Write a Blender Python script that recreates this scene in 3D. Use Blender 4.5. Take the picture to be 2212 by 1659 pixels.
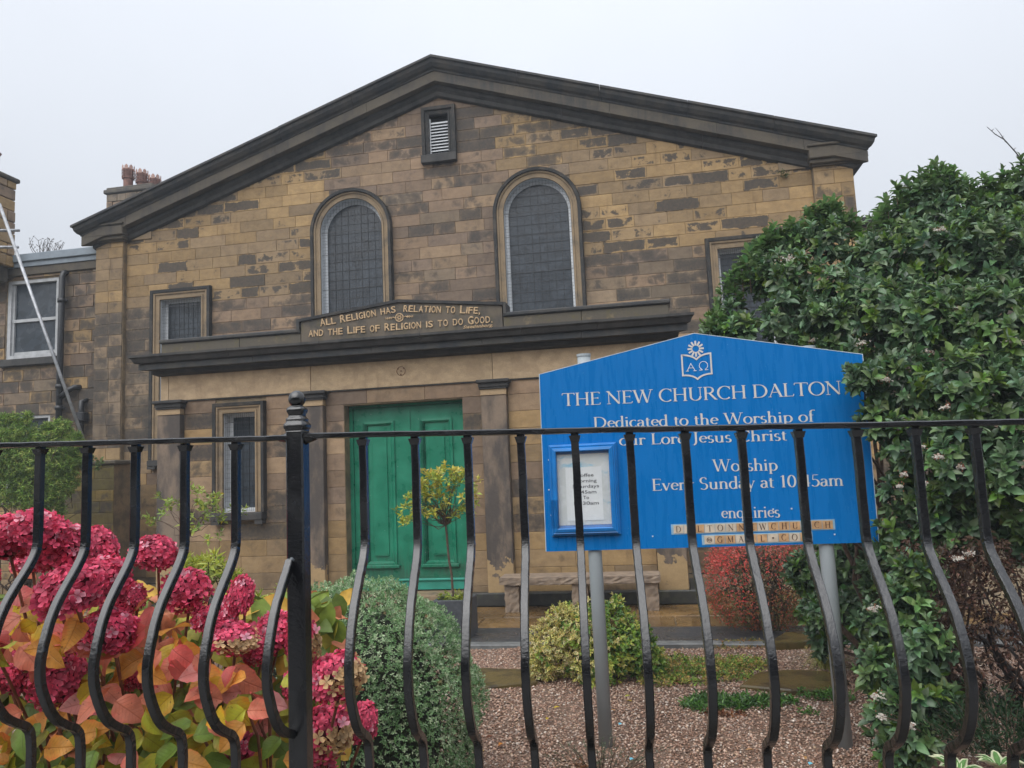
import bpy, math, random
import numpy as np
from mathutils import Vector, Matrix

sc = bpy.context.scene
for o in list(bpy.data.objects): bpy.data.objects.remove(o)
COL = sc.collection
random.seed(7); rng = np.random.default_rng(7)

# ------------------------------------------------------------------ camera
CAM = np.array([2.9582, -11.1483, 1.6]); YAW, PIT, ROL, FOC = .1728, .1134, -.0444, 1604.75
_cy, _sy, _cp, _sp, _cr, _sr = math.cos(YAW), math.sin(YAW), math.cos(PIT), math.sin(PIT), math.cos(ROL), math.sin(ROL)
FW = np.array([-_sy*_cp, _cy*_cp, _sp]); _R = np.array([_cy, _sy, 0.]); _U = np.cross(_R, FW)
RT = _cr*_R + _sr*_U; UP = -_sr*_R + _cr*_U
cd = bpy.data.cameras.new('camera'); cam = bpy.data.objects.new('camera', cd); COL.objects.link(cam)
cd.sensor_width = 36; cd.sensor_fit = 'HORIZONTAL'; cd.lens = 36*FOC/2212; cd.clip_start = .05; cd.clip_end = 900
cam.matrix_world = Matrix(((RT[0], UP[0], -FW[0], CAM[0]), (RT[1], UP[1], -FW[1], CAM[1]), (RT[2], UP[2], -FW[2], CAM[2]), (0, 0, 0, 1)))
sc.camera = cam

def at(u, v, d):
    """world point seen at survey pixel (u,v) of a 2212x1659 picture, d metres deep"""
    return CAM + d*(FW + (u-1106)/FOC*RT - (v-829.5)/FOC*UP)

# ------------------------------------------------------------------ world and sun
SUN_EL, SUN_AZ = math.radians(52), math.radians(-25)     # azimuth from the street side (-y), towards -x
w = bpy.data.worlds.new('World'); sc.world = w; w.use_nodes = True
nt = w.node_tree; nt.nodes.clear()
def wn(t, **k):
    n = nt.nodes.new(t)
    for a, b in k.items(): setattr(n, a, b)
    return n
out = wn('ShaderNodeOutputWorld'); bg = wn('ShaderNodeBackground'); bg.inputs[1].default_value = .1
nt.links.new(bg.outputs[0], out.inputs[0])
sky = wn('ShaderNodeTexSky', sky_type='NISHITA'); sky.sun_disc = False
sky.sun_elevation = SUN_EL; sky.sun_rotation = math.pi - SUN_AZ; sky.dust_density = 5
hs = wn('ShaderNodeHueSaturation'); hs.inputs['Saturation'].default_value = .2; hs.inputs['Value'].default_value = .28
nt.links.new(sky.outputs[0], hs.inputs['Color'])
tc = wn('ShaderNodeTexCoord'); sep = wn('ShaderNodeSeparateXYZ'); nt.links.new(tc.outputs['Generated'], sep.inputs[0])
rmp = wn('ShaderNodeMapRange'); nt.links.new(sep.outputs['Z'], rmp.inputs[0])     # overcast sky: zenith three times the horizon
rmp.inputs[1].default_value = 0; rmp.inputs[2].default_value = 1; rmp.inputs[3].default_value = 2.55; rmp.inputs[4].default_value = 7.9
nz = wn('ShaderNodeTexNoise'); nz.inputs['Scale'].default_value = 1.6; nz.inputs['Detail'].default_value = 4
nt.links.new(tc.outputs['Generated'], nz.inputs['Vector'])
nr = wn('ShaderNodeMapRange'); nt.links.new(nz.outputs[0], nr.inputs[0]); nr.inputs[1].default_value = .3; nr.inputs[2].default_value = .7
nr.inputs[3].default_value = .94; nr.inputs[4].default_value = 1.06
mu = wn('ShaderNodeMath', operation='MULTIPLY'); nt.links.new(rmp.outputs[0], mu.inputs[0]); nt.links.new(nr.outputs[0], mu.inputs[1])
tint = wn('ShaderNodeVectorMath', operation='SCALE'); tint.inputs[0].default_value = (.93, .985, 1.08)
nt.links.new(mu.outputs[0], tint.inputs['Scale'])
ad = wn('ShaderNodeVectorMath', operation='ADD'); nt.links.new(tint.outputs[0], ad.inputs[0]); nt.links.new(hs.outputs[0], ad.inputs[1])
nt.links.new(ad.outputs[0], bg.inputs[0])
sl = bpy.data.lights.new('sun', 'SUN'); sl.energy = 1.5; sl.angle = math.radians(80); sl.color = (1, .975, .94)
so = bpy.data.objects.new('sun', sl); COL.objects.link(so)
sd = Vector((math.sin(SUN_AZ)*math.cos(SUN_EL), -math.cos(SUN_AZ)*math.cos(SUN_EL), math.sin(SUN_EL)))
so.rotation_euler = sd.to_track_quat('Z', 'Y').to_euler()
vs = sc.view_settings; vs.view_transform = 'Standard'; vs.look = 'None'; vs.gamma = 1; vs.exposure = .66; vs.use_curve_mapping = False

# ------------------------------------------------------------------ object helpers
def wl(o):
    L = np.zeros(3)
    while o is not None: L = L + np.array(o.location); o = o.parent
    return L
def tag(o, label=None, cat=None, group=None, kind=None):
    if label: o['label'] = label
    if cat: o['category'] = cat
    if group: o['group'] = group
    if kind: o['kind'] = kind
    return o
def thing(name, loc, label, cat, group=None):
    o = bpy.data.objects.new(name, None); o.empty_display_size = .1; COL.objects.link(o); o.location = loc
    return tag(o, label, cat, group)
def link(name, me, parent=None, loc=None, kind=None, label=None):
    o = bpy.data.objects.new(name, me); COL.objects.link(o)
    if parent is not None: o.parent = parent
    if loc is not None: o.location = Vector(loc) - Vector(wl(parent) if parent is not None else (0, 0, 0))
    return tag(o, label=label, kind=kind)
def mesh(name, V, F, mat=None, smooth=False):
    me = bpy.data.meshes.new(name); me.from_pydata([tuple(map(float, v)) for v in V], [], F); me.update()
    if mat: me.materials.append(mat)
    if smooth: me.polygons.foreach_set('use_smooth', [True]*len(me.polygons))
    return me
def obj(name, V, F, mat, parent=None, smooth=False, kind=None, label=None, org=None):
    """mesh object from world coordinates; origin at org (top level) or at the parent's"""
    V = np.array(V, float).reshape(-1, 3); base = wl(parent) if parent is not None else np.array(org if org is not None else (0, 0, 0), float)
    o = link(name, mesh(name, V-base, F, mat, smooth), parent, None, kind, label)
    if parent is None: o.location = base
    return o
class G:
    """collects pieces of one mesh"""
    def __init__(s): s.V = []; s.F = []
    def add(s, V, F):
        n = len(s.V); s.V += [tuple(map(float, v)) for v in V]; s.F += [tuple(i+n for i in f) for f in F]; return s
    def box(s, x0, x1, y0, y1, z0, z1, bev=0):
        if bev: return s.bevbox(x0, x1, y0, y1, z0, z1, bev)
        V = [(x, y, z) for z in (z0, z1) for y in (y0, y1) for x in (x0, x1)]
        return s.add(V, [(0, 2, 3, 1), (4, 5, 7, 6), (0, 1, 5, 4), (2, 6, 7, 3), (0, 4, 6, 2), (1, 3, 7, 5)])
    def bevbox(s, x0, x1, y0, y1, z0, z1, b):
        V = []; c = [(x0, x1), (y0, y1), (z0, z1)]; idx = {}
        for i in (0, 1):
            for j in (0, 1):
                for k in (0, 1):
                    for a in range(3):
                        p = [c[0][i], c[1][j], c[2][k]]; q = (i, j, k)
                        for m in range(3):
                            if m != a: p[m] += b if q[m] == 0 else -b
                        idx[(i, j, k, a)] = len(V); V.append(p)
        I = lambda i, j, k, a: idx[(i, j, k, a)]
        F = []
        for a, sd_ in ((0, 0), (0, 1), (1, 0), (1, 1), (2, 0), (2, 1)):
            r = []
            for (p, q) in ((0, 0), (1, 0), (1, 1), (0, 1)):
                t = [0, 0, 0]; o = [m for m in range(3) if m != a]; t[a] = sd_; t[o[0]] = p; t[o[1]] = q; r.append(I(*t, a))
            if (sd_ == 0) != (a == 1): r = r[::-1]
            F.append(tuple(r))
        for a in range(3):
            o = [m for m in range(3) if m != a]
            for p in (0, 1):
                for q in (0, 1):
                    t0 = [0, 0, 0]; t1 = [0, 0, 0]; t0[a] = 0; t1[a] = 1
                    for t in (t0, t1): t[o[0]] = p; t[o[1]] = q
                    F.append((I(*t0, o[0]), I(*t1, o[0]), I(*t1, o[1]), I(*t0, o[1])))
        for i in (0, 1):
            for j in (0, 1):
                for k in (0, 1): F.append((I(i, j, k, 0), I(i, j, k, 1), I(i, j, k, 2)))
        return s.add(V, F)
    def tube(s, path, rad, n=8, cap=True):
        P = [np.array(p, float) for p in path]; m = len(P)
        R = [rad]*m if np.isscalar(rad) else rad; V = []; F = []
        u = None
        for i, p in enumerate(P):
            t = (P[min(i+1, m-1)]-P[max(i-1, 0)]); t = t/(np.linalg.norm(t)+1e-9)
            if u is None: u = np.cross(t, (0, 0, 1) if abs(t[2]) < .9 else (1, 0, 0))
            u = u - t*(u@t); u /= np.linalg.norm(u)+1e-9; v = np.cross(t, u)
            for k in range(n):
                a = 2*math.pi*k/n; V.append(p + R[i]*(math.cos(a)*u + math.sin(a)*v))
        for i in range(m-1):
            for k in range(n): F.append((i*n+k, i*n+(k+1) % n, (i+1)*n+(k+1) % n, (i+1)*n+k))
        if cap: F += [tuple(range(n))[::-1], tuple(range((m-1)*n, m*n))]
        return s.add(V, F)
    def lathe(s, c, prof, n=16, sq=False):
        """prof: (radius, z) rings round c; sq: square section"""
        V = []; F = []
        n = 4 if sq else n
        for r, z in prof:
            for k in range(n):
                a = 2*math.pi*(k+.5)/n; q = r*(math.sqrt(2) if sq else 1); V.append((c[0]+q*math.cos(a), c[1]+q*math.sin(a), c[2]+z))
        for i in range(len(prof)-1):
            for k in range(n): F.append((i*n+k, i*n+(k+1) % n, (i+1)*n+(k+1) % n, (i+1)*n+k))
        F += [tuple(range(n))[::-1], tuple(range((len(prof)-1)*n, len(prof)*n))]
        return s.add(V, F)
    def extr(s, poly, y0, y1):
        """(x,z) polygon, counter-clockwise seen from -y, between y0 (front) and y1"""
        n = len(poly); V = [(x, y0, z) for x, z in poly]+[(x, y1, z) for x, z in poly]
        return s.add(V, [tuple(range(n)), tuple(range(2*n-1, n-1, -1))]+[(i, n+i, n+(i+1) % n, (i+1) % n) for i in range(n)])
    def ob(s, name, mat, parent=None, **k): return obj(name, s.V, s.F, mat, parent, **k)

def miter(path):
    P = np.array(path, float); n = len(P); N = []
    for i in range(n):
        ds = []
        if i > 0: d = P[i]-P[i-1]; ds.append(d/np.linalg.norm(d))
        if i < n-1: d = P[i+1]-P[i]; ds.append(d/np.linalg.norm(d))
        ns = [np.array((-d[1], d[0])) for d in ds]
        m = sum(ns); m /= np.linalg.norm(m); N.append(m/max(m@ns[0], .3))
    return P, N
def mould(path, prof, y0):
    """sweep prof [(outward, projection)] along an (x,z) path; left side of the path is outward; front is -y"""
    P, N = miter(path); V = []; F = []; k = len(prof)
    for p, nn in zip(P, N):
        for o, pr in prof: q = p+nn*o; V.append((q[0], y0-pr, q[1]))
    for i in range(len(P)-1):
        for j in range(k-1): a = i*k+j; F.append((a, a+k, a+k+1, a+1))
    F += [tuple(range(k)), tuple(range(len(P)*k-1, (len(P)-1)*k-1, -1))]
    return V, F
def arc(cx, cz, r, a0, a1, n):
    return [(cx+r*math.cos(math.radians(a0+(a1-a0)*i/n)), cz+r*math.sin(math.radians(a0+(a1-a0)*i/n))) for i in range(n+1)]

# ------------------------------------------------------------------ materials
class MB:
    def __init__(s, name):
        s.m = bpy.data.materials.new(name); s.m.use_nodes = True; s.t = s.m.node_tree; s.b = s.t.nodes['Principled BSDF']
    def n(s, t, ins=None, **k):
        x = s.t.nodes.new('ShaderNode'+t)
        for a, b in k.items(): setattr(x, a, b)
        for a, b in (ins or {}).items(): s.set(x, a, b)
        return x
    def set(s, x, a, b):
        i = x.inputs[a]
        if isinstance(b, bpy.types.NodeSocket): s.t.links.new(b, i)
        elif isinstance(b, bpy.types.Node): s.t.links.new(b.outputs[0], i)
        else: i.default_value = (tuple(b)+(1,) if hasattr(b, '__len__') and len(b) == 3 and i.type == 'RGBA' else b)
    def math(s, op, a, b=0., c=0., clamp=False): return s.n('Math', {0: a, 1: b, 2: c}, operation=op, use_clamp=clamp).outputs[0]
    def noise(s, scale, detail=4, rough=.55, vec=None, dist=0):
        x = s.n('TexNoise', {'Scale': scale, 'Detail': detail, 'Roughness': rough, 'Distortion': dist}); s.set(x, 'Vector', vec or s.pos()); return x.outputs[0]
    def pos(s):
        if not hasattr(s, '_p'): s._p = s.n('NewGeometry').outputs['Position']
        return s._p
    def objc(s):
        if not hasattr(s, '_o'): s._o = s.n('TexCoord').outputs['Object']
        return s._o
    def vscale(s, v, sc_): return s.n('Mapping', {'Vector': v, 'Scale': sc_}).outputs[0]
    def ramp(s, v, a, b, lo=0., hi=1.): return s.n('MapRange', {0: v, 1: a, 2: b, 3: lo, 4: hi}, interpolation_type='SMOOTHSTEP').outputs[0]
    def mix(s, f, a, b, bt='MIX'):
        x = s.n('Mix', data_type='RGBA', blend_type=bt, clamp_factor=True)
        s.set(x, 0, f); s.set(x, 6, a); s.set(x, 7, b); return x.outputs[2]
    def attr(s, nm, o='Color'): return s.n('Attribute', attribute_name=nm).outputs[o]
    def bump(s, h, st, dist=.01): return s.n('Bump', {'Strength': st, 'Distance': dist, 'Height': h}).outputs[0]
    def fin(s, col, rough=.8, bump=None, **k):
        s.set(s.b, 'Base Color', col); s.set(s.b, 'Roughness', rough)
        if bump is not None: s.set(s.b, 'Normal', bump)
        for a, b in k.items(): s.set(s.b, a.replace('_', ' '), b)
        return s.m

def m_plain(name, col, rough=.6, var=.15, scale=20, bump=.1, **k):
    b = MB(name); n = b.noise(scale, 5); c = b.mix(b.ramp(n, .3, .7), tuple(x*(1-var) for x in col), tuple(min(1, x*(1+var)) for x in col))
    return b.fin(c, rough, b.bump(n, bump, .004), **k)
def m_stone():
    b = MB('ashlar'); col = b.attr('Col'); soot = b.attr('Col', 'Alpha')
    d = b.n('SeparateXYZ', {0: b.attr('dim', 'Vector')}); uv = b.n('SeparateXYZ', {0: b.n('UVMap').outputs[0]})
    u, v = uv.outputs[0], uv.outputs[1]
    e = b.math('MINIMUM', b.math('MINIMUM', u, b.math('SUBTRACT', d.outputs[0], u)), b.math('MINIMUM', v, b.math('SUBTRACT', d.outputs[1], v)))
    n1 = b.noise(6, 6, .62, dist=.4); n2 = b.noise(26, 6, .7); n3 = b.noise(120, 3); nb = b.noise(9, 4, .6, vec=b.vscale(b.pos(), (.8, 1, 1.6)))
    fade = b.ramp(e, .0, .04, 1., 0.)
    lv = b.math('ADD', soot, b.math('MULTIPLY', b.math('SUBTRACT', n1, .5), 1.5)); lv = b.math('ADD', lv, b.math('MULTIPLY', b.math('SUBTRACT', n2, .5), .55))
    lv = b.math('ADD', lv, b.math('MULTIPLY', b.math('SUBTRACT', b.noise(1.5, 3, .5), .5), 1.1)); lv = b.math('SUBTRACT', lv, b.math('MULTIPLY', fade, b.math('MULTIPLY', d.outputs[2], .55)))
    rim = b.math('MULTIPLY', b.ramp(e, .0, .06, 1., 0.), b.ramp(n2, .35, .65)); hard = b.ramp(lv, .5, .64); soft = b.math('SUBTRACT', b.ramp(lv, .28, .95), b.math('MULTIPLY', rim, .5), clamp=True)
    msk = b.n('Mix', {0: d.outputs[2], 2: soft, 3: hard}, data_type='FLOAT').outputs[0]
    c = b.mix(b.ramp(nb, .25, .75), b.mix(1., col, (.84, .82, .80), 'MULTIPLY'), b.mix(1., col, (1.10, 1.09, 1.06), 'MULTIPLY'))
    c = b.mix(b.ramp(n1, .42, .66, 0, .38), c, b.mix(1., col, (.52, .48, .46), 'MULTIPLY'))
    run = b.ramp(b.noise(4.5, 5, .6, vec=b.vscale(b.pos(), (1.6, 1, .22))), .54, .74, 0, .5); c = b.mix(run, c, b.mix(1., col, (.42, .38, .36), 'MULTIPLY'))
    scar = b.ramp(b.noise(13, 5, .65, dist=.8), .66, .72, 0, .35); c = b.mix(scar, c, b.mix(1., col, (1.35, 1.2, 1.0), 'MULTIPLY'))
    c = b.mix(b.ramp(n3, .35, .7, 0, .25), c, (.12, .09, .05))
    dk = b.mix(b.ramp(n2, .3, .7), (.022, .020, .019), (.078, .062, .047))
    c = b.mix(b.math('MULTIPLY', msk, .92), c, dk)
    pit = b.ramp(b.noise(46, 5, .7), .64, .72); c = b.mix(b.math('MULTIPLY', pit, .35), c, (.05, .04, .03))
    h = b.math('ADD', b.math('MULTIPLY', n2, .6), b.math('MULTIPLY', n3, .4))
    return b.fin(c, b.ramp(n2, .3, .7, .6, .85), b.bump(h, .55, .006))
def m_trim(name, c1, c2, lo=.4, hi=.6, scale=3, streak=0, rough=.75, green=None):
    b = MB(name); n1 = b.noise(scale, 7, .65); n2 = b.noise(28, 6, .7); n3 = b.noise(110, 3)
    f = b.ramp(n1, lo, hi)
    if streak: f = b.math('MULTIPLY', f, b.ramp(b.noise(5, 4, vec=b.vscale(b.pos(), (3, 3, .25))), .3, .65, 1-streak, 1.))
    c = b.mix(f, c1, c2); c = b.mix(1., c, b.mix(n2, (.72, .72, .72), (1.25, 1.25, 1.25)), 'MULTIPLY')
    if green: c = b.mix(b.ramp(b.noise(7, 6, .7), .5, .7, 0, .6), c, green)
    return b.fin(c, rough, b.bump(b.math('ADD', b.math('MULTIPLY', n2, .7), b.math('MULTIPLY', n3, .3)), .5, .006))
def m_leaf(name, rough=.38, trans=.3, spec=.5, vein=False, obcol=False):
    b = MB(name); col = b.n('ObjectInfo').outputs['Color'] if obcol else b.attr('Col')
    n = b.noise(35, 3) if not obcol else b.noise(22, 4)
    c = b.mix(b.ramp(n, .3, .7), b.mix(1., col, (.8, .8, .8), 'MULTIPLY'), b.mix(1., col, (1.18, 1.18, 1.15), 'MULTIPLY'))
    bp = None
    if vein:
        uv = b.n('SeparateXYZ', {0: b.n('UVMap').outputs[0]}); a = b.math('ABSOLUTE', uv.outputs[1])
        ph = b.math('SUBTRACT', b.math('MULTIPLY', uv.outputs[0], 9.), b.math('MULTIPLY', a, 5.5))
        w_ = b.math('ABSOLUTE', b.math('SUBTRACT', b.math('FRACT', ph), .5)); v1 = b.ramp(w_, .0, .09, 1., 0.); v2 = b.ramp(a, .0, .035, 1., 0.)
        vv = b.math('MAXIMUM', v1, v2)
        # autumn colour creeps in from the edge of the blade
        edge = b.ramp(b.math('ADD', a, b.math('MULTIPLY', b.math('SUBTRACT', n, .5), .9)), .22, .62)
        wv = b.n('SeparateColor', {0: col}); redn = b.mix(1., col, (1.12, .45, .75), 'MULTIPLY')
        c = b.mix(b.math('MULTIPLY', edge, .75), c, redn)
        c = b.mix(b.math('MULTIPLY', vv, .42), c, b.mix(1., col, (.55, .42, .38), 'MULTIPLY')); blot = b.ramp(b.noise(14, 5, .6, dist=.5), .52, .68, 0, .6); c = b.mix(blot, c, b.mix(1., col, (.82, .50, .42), 'MULTIPLY'))
        sp = b.ramp(b.noise(90, 2), .68, .74); c = b.mix(b.math('MULTIPLY', sp, .6), c, (.10, .03, .012))
        bp = b.bump(b.math('SUBTRACT', b.noise(60, 2), vv), .5, .003)
    b.set(b.b, 'Base Color', c); b.set(b.b, 'Roughness', rough); b.set(b.b, 'Specular IOR Level', spec)
    tr = b.n('BsdfTranslucent', {'Color': c}); mx = b.n('MixShader', {0: trans}); b.t.links.new(b.b.outputs[0], mx.inputs[1]); b.t.links.new(tr.outputs[0], mx.inputs[2])
    if bp is not None: b.set(b.b, 'Normal', bp)
    b.t.links.new(mx.outputs[0], b.t.nodes['Material Output'].inputs[0]); return b.m

ASH = m_stone()
MORTAR = m_trim('mortar', (.13, .10, .065), (.26, .19, .11), .35, .65, 5)
SOOT = m_trim('sooty_stone', (.055, .052, .048), (.022, .022, .024), .35, .65, 4, streak=.5)
CORONA = m_trim('weathered_cornice_stone', (.100, .082, .058), (.040, .038, .037), .36, .64, 2.2, streak=.6)
CYMA = m_trim('dark_wet_cornice_stone', (.066, .060, .052), (.024, .028, .034), .35, .62, 3, streak=.4)
SURR = m_trim('window_surround_stone', (.27, .195, .115), (.10, .08, .06), .42, .72, 2.5, streak=.3)
HOOD = m_trim('black_crusted_hood_stone', (.07, .058, .045), (.02, .02, .02), .3, .55, 5)
FRIEZE = m_trim('smooth_frieze_stone', (.40, .285, .165), (.24, .175, .115), .45, .75, 1.6)
def m_pil():
    b = MB('pilaster_stone'); n = b.noise(1.9, 6, .62, vec=b.vscale(b.pos(), (2.2, 1, .8))); n2 = b.noise(28, 6, .7); n3 = b.noise(5, 5, .6); z = b.n('SeparateXYZ', {0: b.pos()}).outputs[2]
    c = b.mix(b.ramp(n, .38, .62), (.215, .16, .115), (.075, .062, .054)); worn = b.ramp(b.math('ADD', z, b.math('MULTIPLY', b.math('SUBTRACT', n3, .5), 1.3)), .48, .52, 1., 0.)
    c = b.mix(worn, c, (.36, .25, .125)); c = b.mix(1., c, b.mix(n2, (.72, .72, .72), (1.25, 1.25, 1.25)), 'MULTIPLY'); return b.fin(c, .8, b.bump(n2, .5, .006))
PILAS = m_pil()
PARA = m_trim('lichened_parapet_stone', (.10, .085, .062), (.20, .15, .085), .55, .68, 6, green=(.12, .10, .03))
PANEL = m_trim('dark_inscription_stone', (.125, .10, .072), (.060, .054, .046), .4, .6, 3, green=(.10, .085, .03))
PLINTH = m_trim('black_plinth_stone', (.030, .030, .028), (.075, .075, .055), .5, .7, 5, green=(.06, .07, .03), rough=.5)
WHITE = m_plain('white_paint', (.62, .64, .66), .45, .08, 12)
GREYP = m_plain('grey_painted_steel', (.33, .37, .39), .4, .04, 6, .04)
LEADW = m_plain('window_lead', (.026, .031, .037), .5, .2, 8)
LEAD = m_plain('lead_flashing', (.20, .24, .28), .45, .15, 5)
IRON = m_plain('black_iron_pipe', (.022, .023, .026), .35, .3, 30, .2)
SCAF = m_plain('galvanised_tube', (.36, .37, .39), .4, .25, 9, .1, Metallic=.4)
GRANITE = m_trim('rough_granite', (.30, .225, .16), (.19, .145, .11), .35, .65, 14)
SLATE = m_plain('dark_slate', (.060, .066, .075), .45, .25, 14, .2)
ROOFM = m_plain('roof_slate', (.07, .075, .085), .5, .25, 4, .2)
TERRA = m_plain('terracotta', (.20, .095, .07), .7, .3, 12, .2)
BARK = m_plain('bark', (.10, .065, .045), .85, .4, 40, .6)
SOIL = m_plain('soil', (.045, .03, .02), .9, .4, 20, .6)
GOLD = m_plain('gilded_letter', (.48, .33, .18), .5, .3, 40, .2)
DARKM = m_plain('dark_void', (.012, .012, .013), .6)
def m_glass():
    b = MB('leaded_glass'); n = b.noise(2.2, 4); n2 = b.noise(9, 2, vec=b.vscale(b.pos(), (1, 1, 1)))
    return b.fin(b.mix(1., b.mix(b.ramp(n, .3, .7), (.030, .038, .048), (.050, .062, .076)), b.mix(b.n('SeparateColor', {0: b.n('TexVoronoi', {'Scale': 8.5, 'Vector': b.pos()}).outputs[1]}).outputs[0], (.75, .75, .75), (1.3, 1.3, 1.3)), 'MULTIPLY'), b.ramp(n, .3, .7, .15, .35), b.bump(n2, .04, .02), Specular_IOR_Level=.35)
GLASS = m_glass()
def m_iron():
    b = MB('black_gloss_rail_paint'); n = b.noise(45, 5, .7); n2 = b.noise(220, 2); n0 = b.noise(9, 3)
    c = b.mix(b.ramp(n, .55, .75), (.006, .0065, .008), (.016, .018, .022)); c = b.mix(b.ramp(b.noise(38, 5, .7), .70, .76, 0, .6), c, (.10, .042, .02))
    return b.fin(c, b.ramp(n0, .35, .65, .12, .30), b.bump(b.math('ADD', n, b.math('MULTIPLY', n2, .3)), .45, .0025), Specular_IOR_Level=.95)
RAIL = m_iron()
def m_sign():
    b = MB('blue_sign_enamel'); n = b.noise(3, 4); n2 = b.noise(14, 5, .6, vec=b.vscale(b.pos(), (2.5, 1, .28)))
    c = b.mix(b.ramp(n2, .35, .7), (.0, .145, .45), (.0, .160, .485)); sp = b.ramp(b.noise(150, 1), .76, .80)
    c = b.mix(b.math('MULTIPLY', sp, .6), c, (.35, .55, .75))
    return b.fin(c, b.ramp(n2, .35, .65, .22, .40), b.bump(n2, .08, .002), Specular_IOR_Level=.22)
BLUE = m_sign()
BLUE2 = m_plain('blue_gloss_timber', (.005, .17, .50), .35, .15, 8, .15)
EDGE = m_plain('pale_sign_edge', (.5, .6, .68), .5)
LETTER = m_plain('pale_lettering', (.60, .575, .54), .6, .06, 30, 0)
PAPER = m_plain('white_paper', (.66, .68, .68), .7, .03, 30, .02)
INK = m_plain('black_print', (.012, .012, .014), .7, .1)
def m_green():
    b = MB('green_gloss_door_paint'); n = b.noise(5, 5); n2 = b.noise(40, 4, vec=b.vscale(b.pos(), (1, 1, .15)))
    c = b.mix(b.ramp(n, .3, .7), (.005, .155, .085), (.012, .225, .130)); sp = b.ramp(b.noise(60, 1), .79, .82)
    z = b.n('SeparateXYZ', {0: b.pos()}).outputs[2]; dirt = b.math('MULTIPLY', b.ramp(b.math('ADD', z, b.math('MULTIPLY', n2, -.9)), -.25, .25, 1., 0.), b.ramp(n, .3, .6, .2, .8)); c = b.mix(dirt, c, (.035, .075, .045))
    return b.fin(b.mix(sp, c, (.6, .6, .6)), b.ramp(n, .3, .7, .25, .42), b.bump(n2, .2, .003))
GREEN = m_green()
GREENL = m_plain('pale_green_kick_board', (.03, .27, .20), .4, .15, 6)
# ================================================================== stones
def clip(poly, a, b, c):
    """keep a*x+b*z<=c"""
    o = []
    for i in range(len(poly)):
        p, q = poly[i], poly[(i+1) % len(poly)]; fp, fq = a*p[0]+b*p[1]-c, a*q[0]+b*q[1]-c
        if fp <= 0: o.append(p)
        if fp*fq < 0: t = fp/(fp-fq); o.append((p[0]+t*(q[0]-p[0]), p[1]+t*(q[1]-p[1])))
    return o
def stone_geo(poly, y, pr, th=.06, bev=.0045):
    P = np.array(poly); c = P.mean(0); n = len(P)
    # inset towards the centre, edge by edge
    w_, h_ = np.ptp(P[:, 0]), np.ptp(P[:, 1]); s = np.array([max(.3, 1-2*bev/max(w_, .02)), max(.3, 1-2*bev/max(h_, .02))])
    Q = c+(P-c)*s; V = [(x, y-pr, z) for x, z in Q]+[(x, y-pr+bev*.8, z) for x, z in P]+[(x, y+th, z) for x, z in P]
    F = [tuple(range(n))]
    for r in (0, 1):
        for i in range(n): j = (i+1) % n; F.append((r*n+i, (r+1)*n+i, (r+1)*n+j, r*n+j))
    mn = P.min(0); UV = [(x-mn[0], z-mn[1]) for x, z in Q]+[(x-mn[0], z-mn[1]) for x, z in P]*2
    return V, F, UV, (w_, h_)
def stone_mesh(name, items, off):
    """items: (V,F,UV,dim,col(rgba),hard)"""
    V = []; F = []; U = []; D = []; C = []
    for v, f, uv, dim, col, hd in items:
        n = len(V); V += [(p[0]-off[0], p[1]-off[1], p[2]-off[2]) for p in v]; F += [tuple(i+n for i in g) for g in f]
        U += uv; D += [(dim[0], dim[1], hd)]*len(v); C += [col]*len(v)
    me = mesh(name, V, F, ASH)
    li = np.array([l.vertex_index for l in me.loops]); uvl = me.uv_layers.new(name='UVMap'); uvl.data.foreach_set('uv', np.array(U, 'f')[li].ravel())
    a = me.attributes.new('dim', 'FLOAT_VECTOR', 'POINT'); a.data.foreach_set('vector', np.array(D, 'f').ravel())
    a = me.attributes.new('Col', 'FLOAT_COLOR', 'POINT'); a.data.foreach_set('color', np.array(C, 'f').ravel()); return me
def rows(z0, z1, h, x0, x1, holes, lmin, lmax, jit=0, jt=.003, cuts=()):
    """yield stone polygons (x,z): broken-bond courses, split at holes(zlo,zhi)->intervals"""
    z = z0; prev = []
    k = 0
    while z < z1-.01:
        zt = min(z+h, z1); iv = [(x0, x1)]
        for a, b in holes(z, zt):
            iv = [p for (s, e) in iv for p in ((s, min(e, a)), (max(s, b), e)) if p[1]-p[0] > .03]
        cur = []
        for s, e in iv:
            x = s
            while x < e-.001:
                L = random.uniform(lmin, lmax)
                for _ in range(6):
                    if any(abs(x+L-q) < .07 for q in prev): L = random.uniform(lmin, lmax)
                if e-(x+L) < lmin*.6: L = e-x
                if L > lmax*1.35: L = L/2
                cur.append(x+L); poly = [(x+jt/2, z+jt/2), (x+L-jt/2, z+jt/2), (x+L-jt/2, zt-jt/2), (x+jt/2, zt-jt/2)]
                for a, b, c in cuts: poly = clip(poly, a, b, c) if len(poly) > 2 else poly
                if len(poly) > 2 and np.ptp([p[0] for p in poly]) > .03 and np.ptp([p[1] for p in poly]) > .02: yield poly
                x += L
        prev = cur; z = zt; k += 1
OCH = [(.36, .238, .108), (.32, .218, .110), (.40, .265, .12), (.285, .198, .11)]
TAN = [(.305, .205, .128), (.26, .178, .118), (.35, .24, .145), (.22, .155, .11)]
GRY = [(.23, .17, .115), (.19, .145, .10), (.27, .195, .125)]
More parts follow.
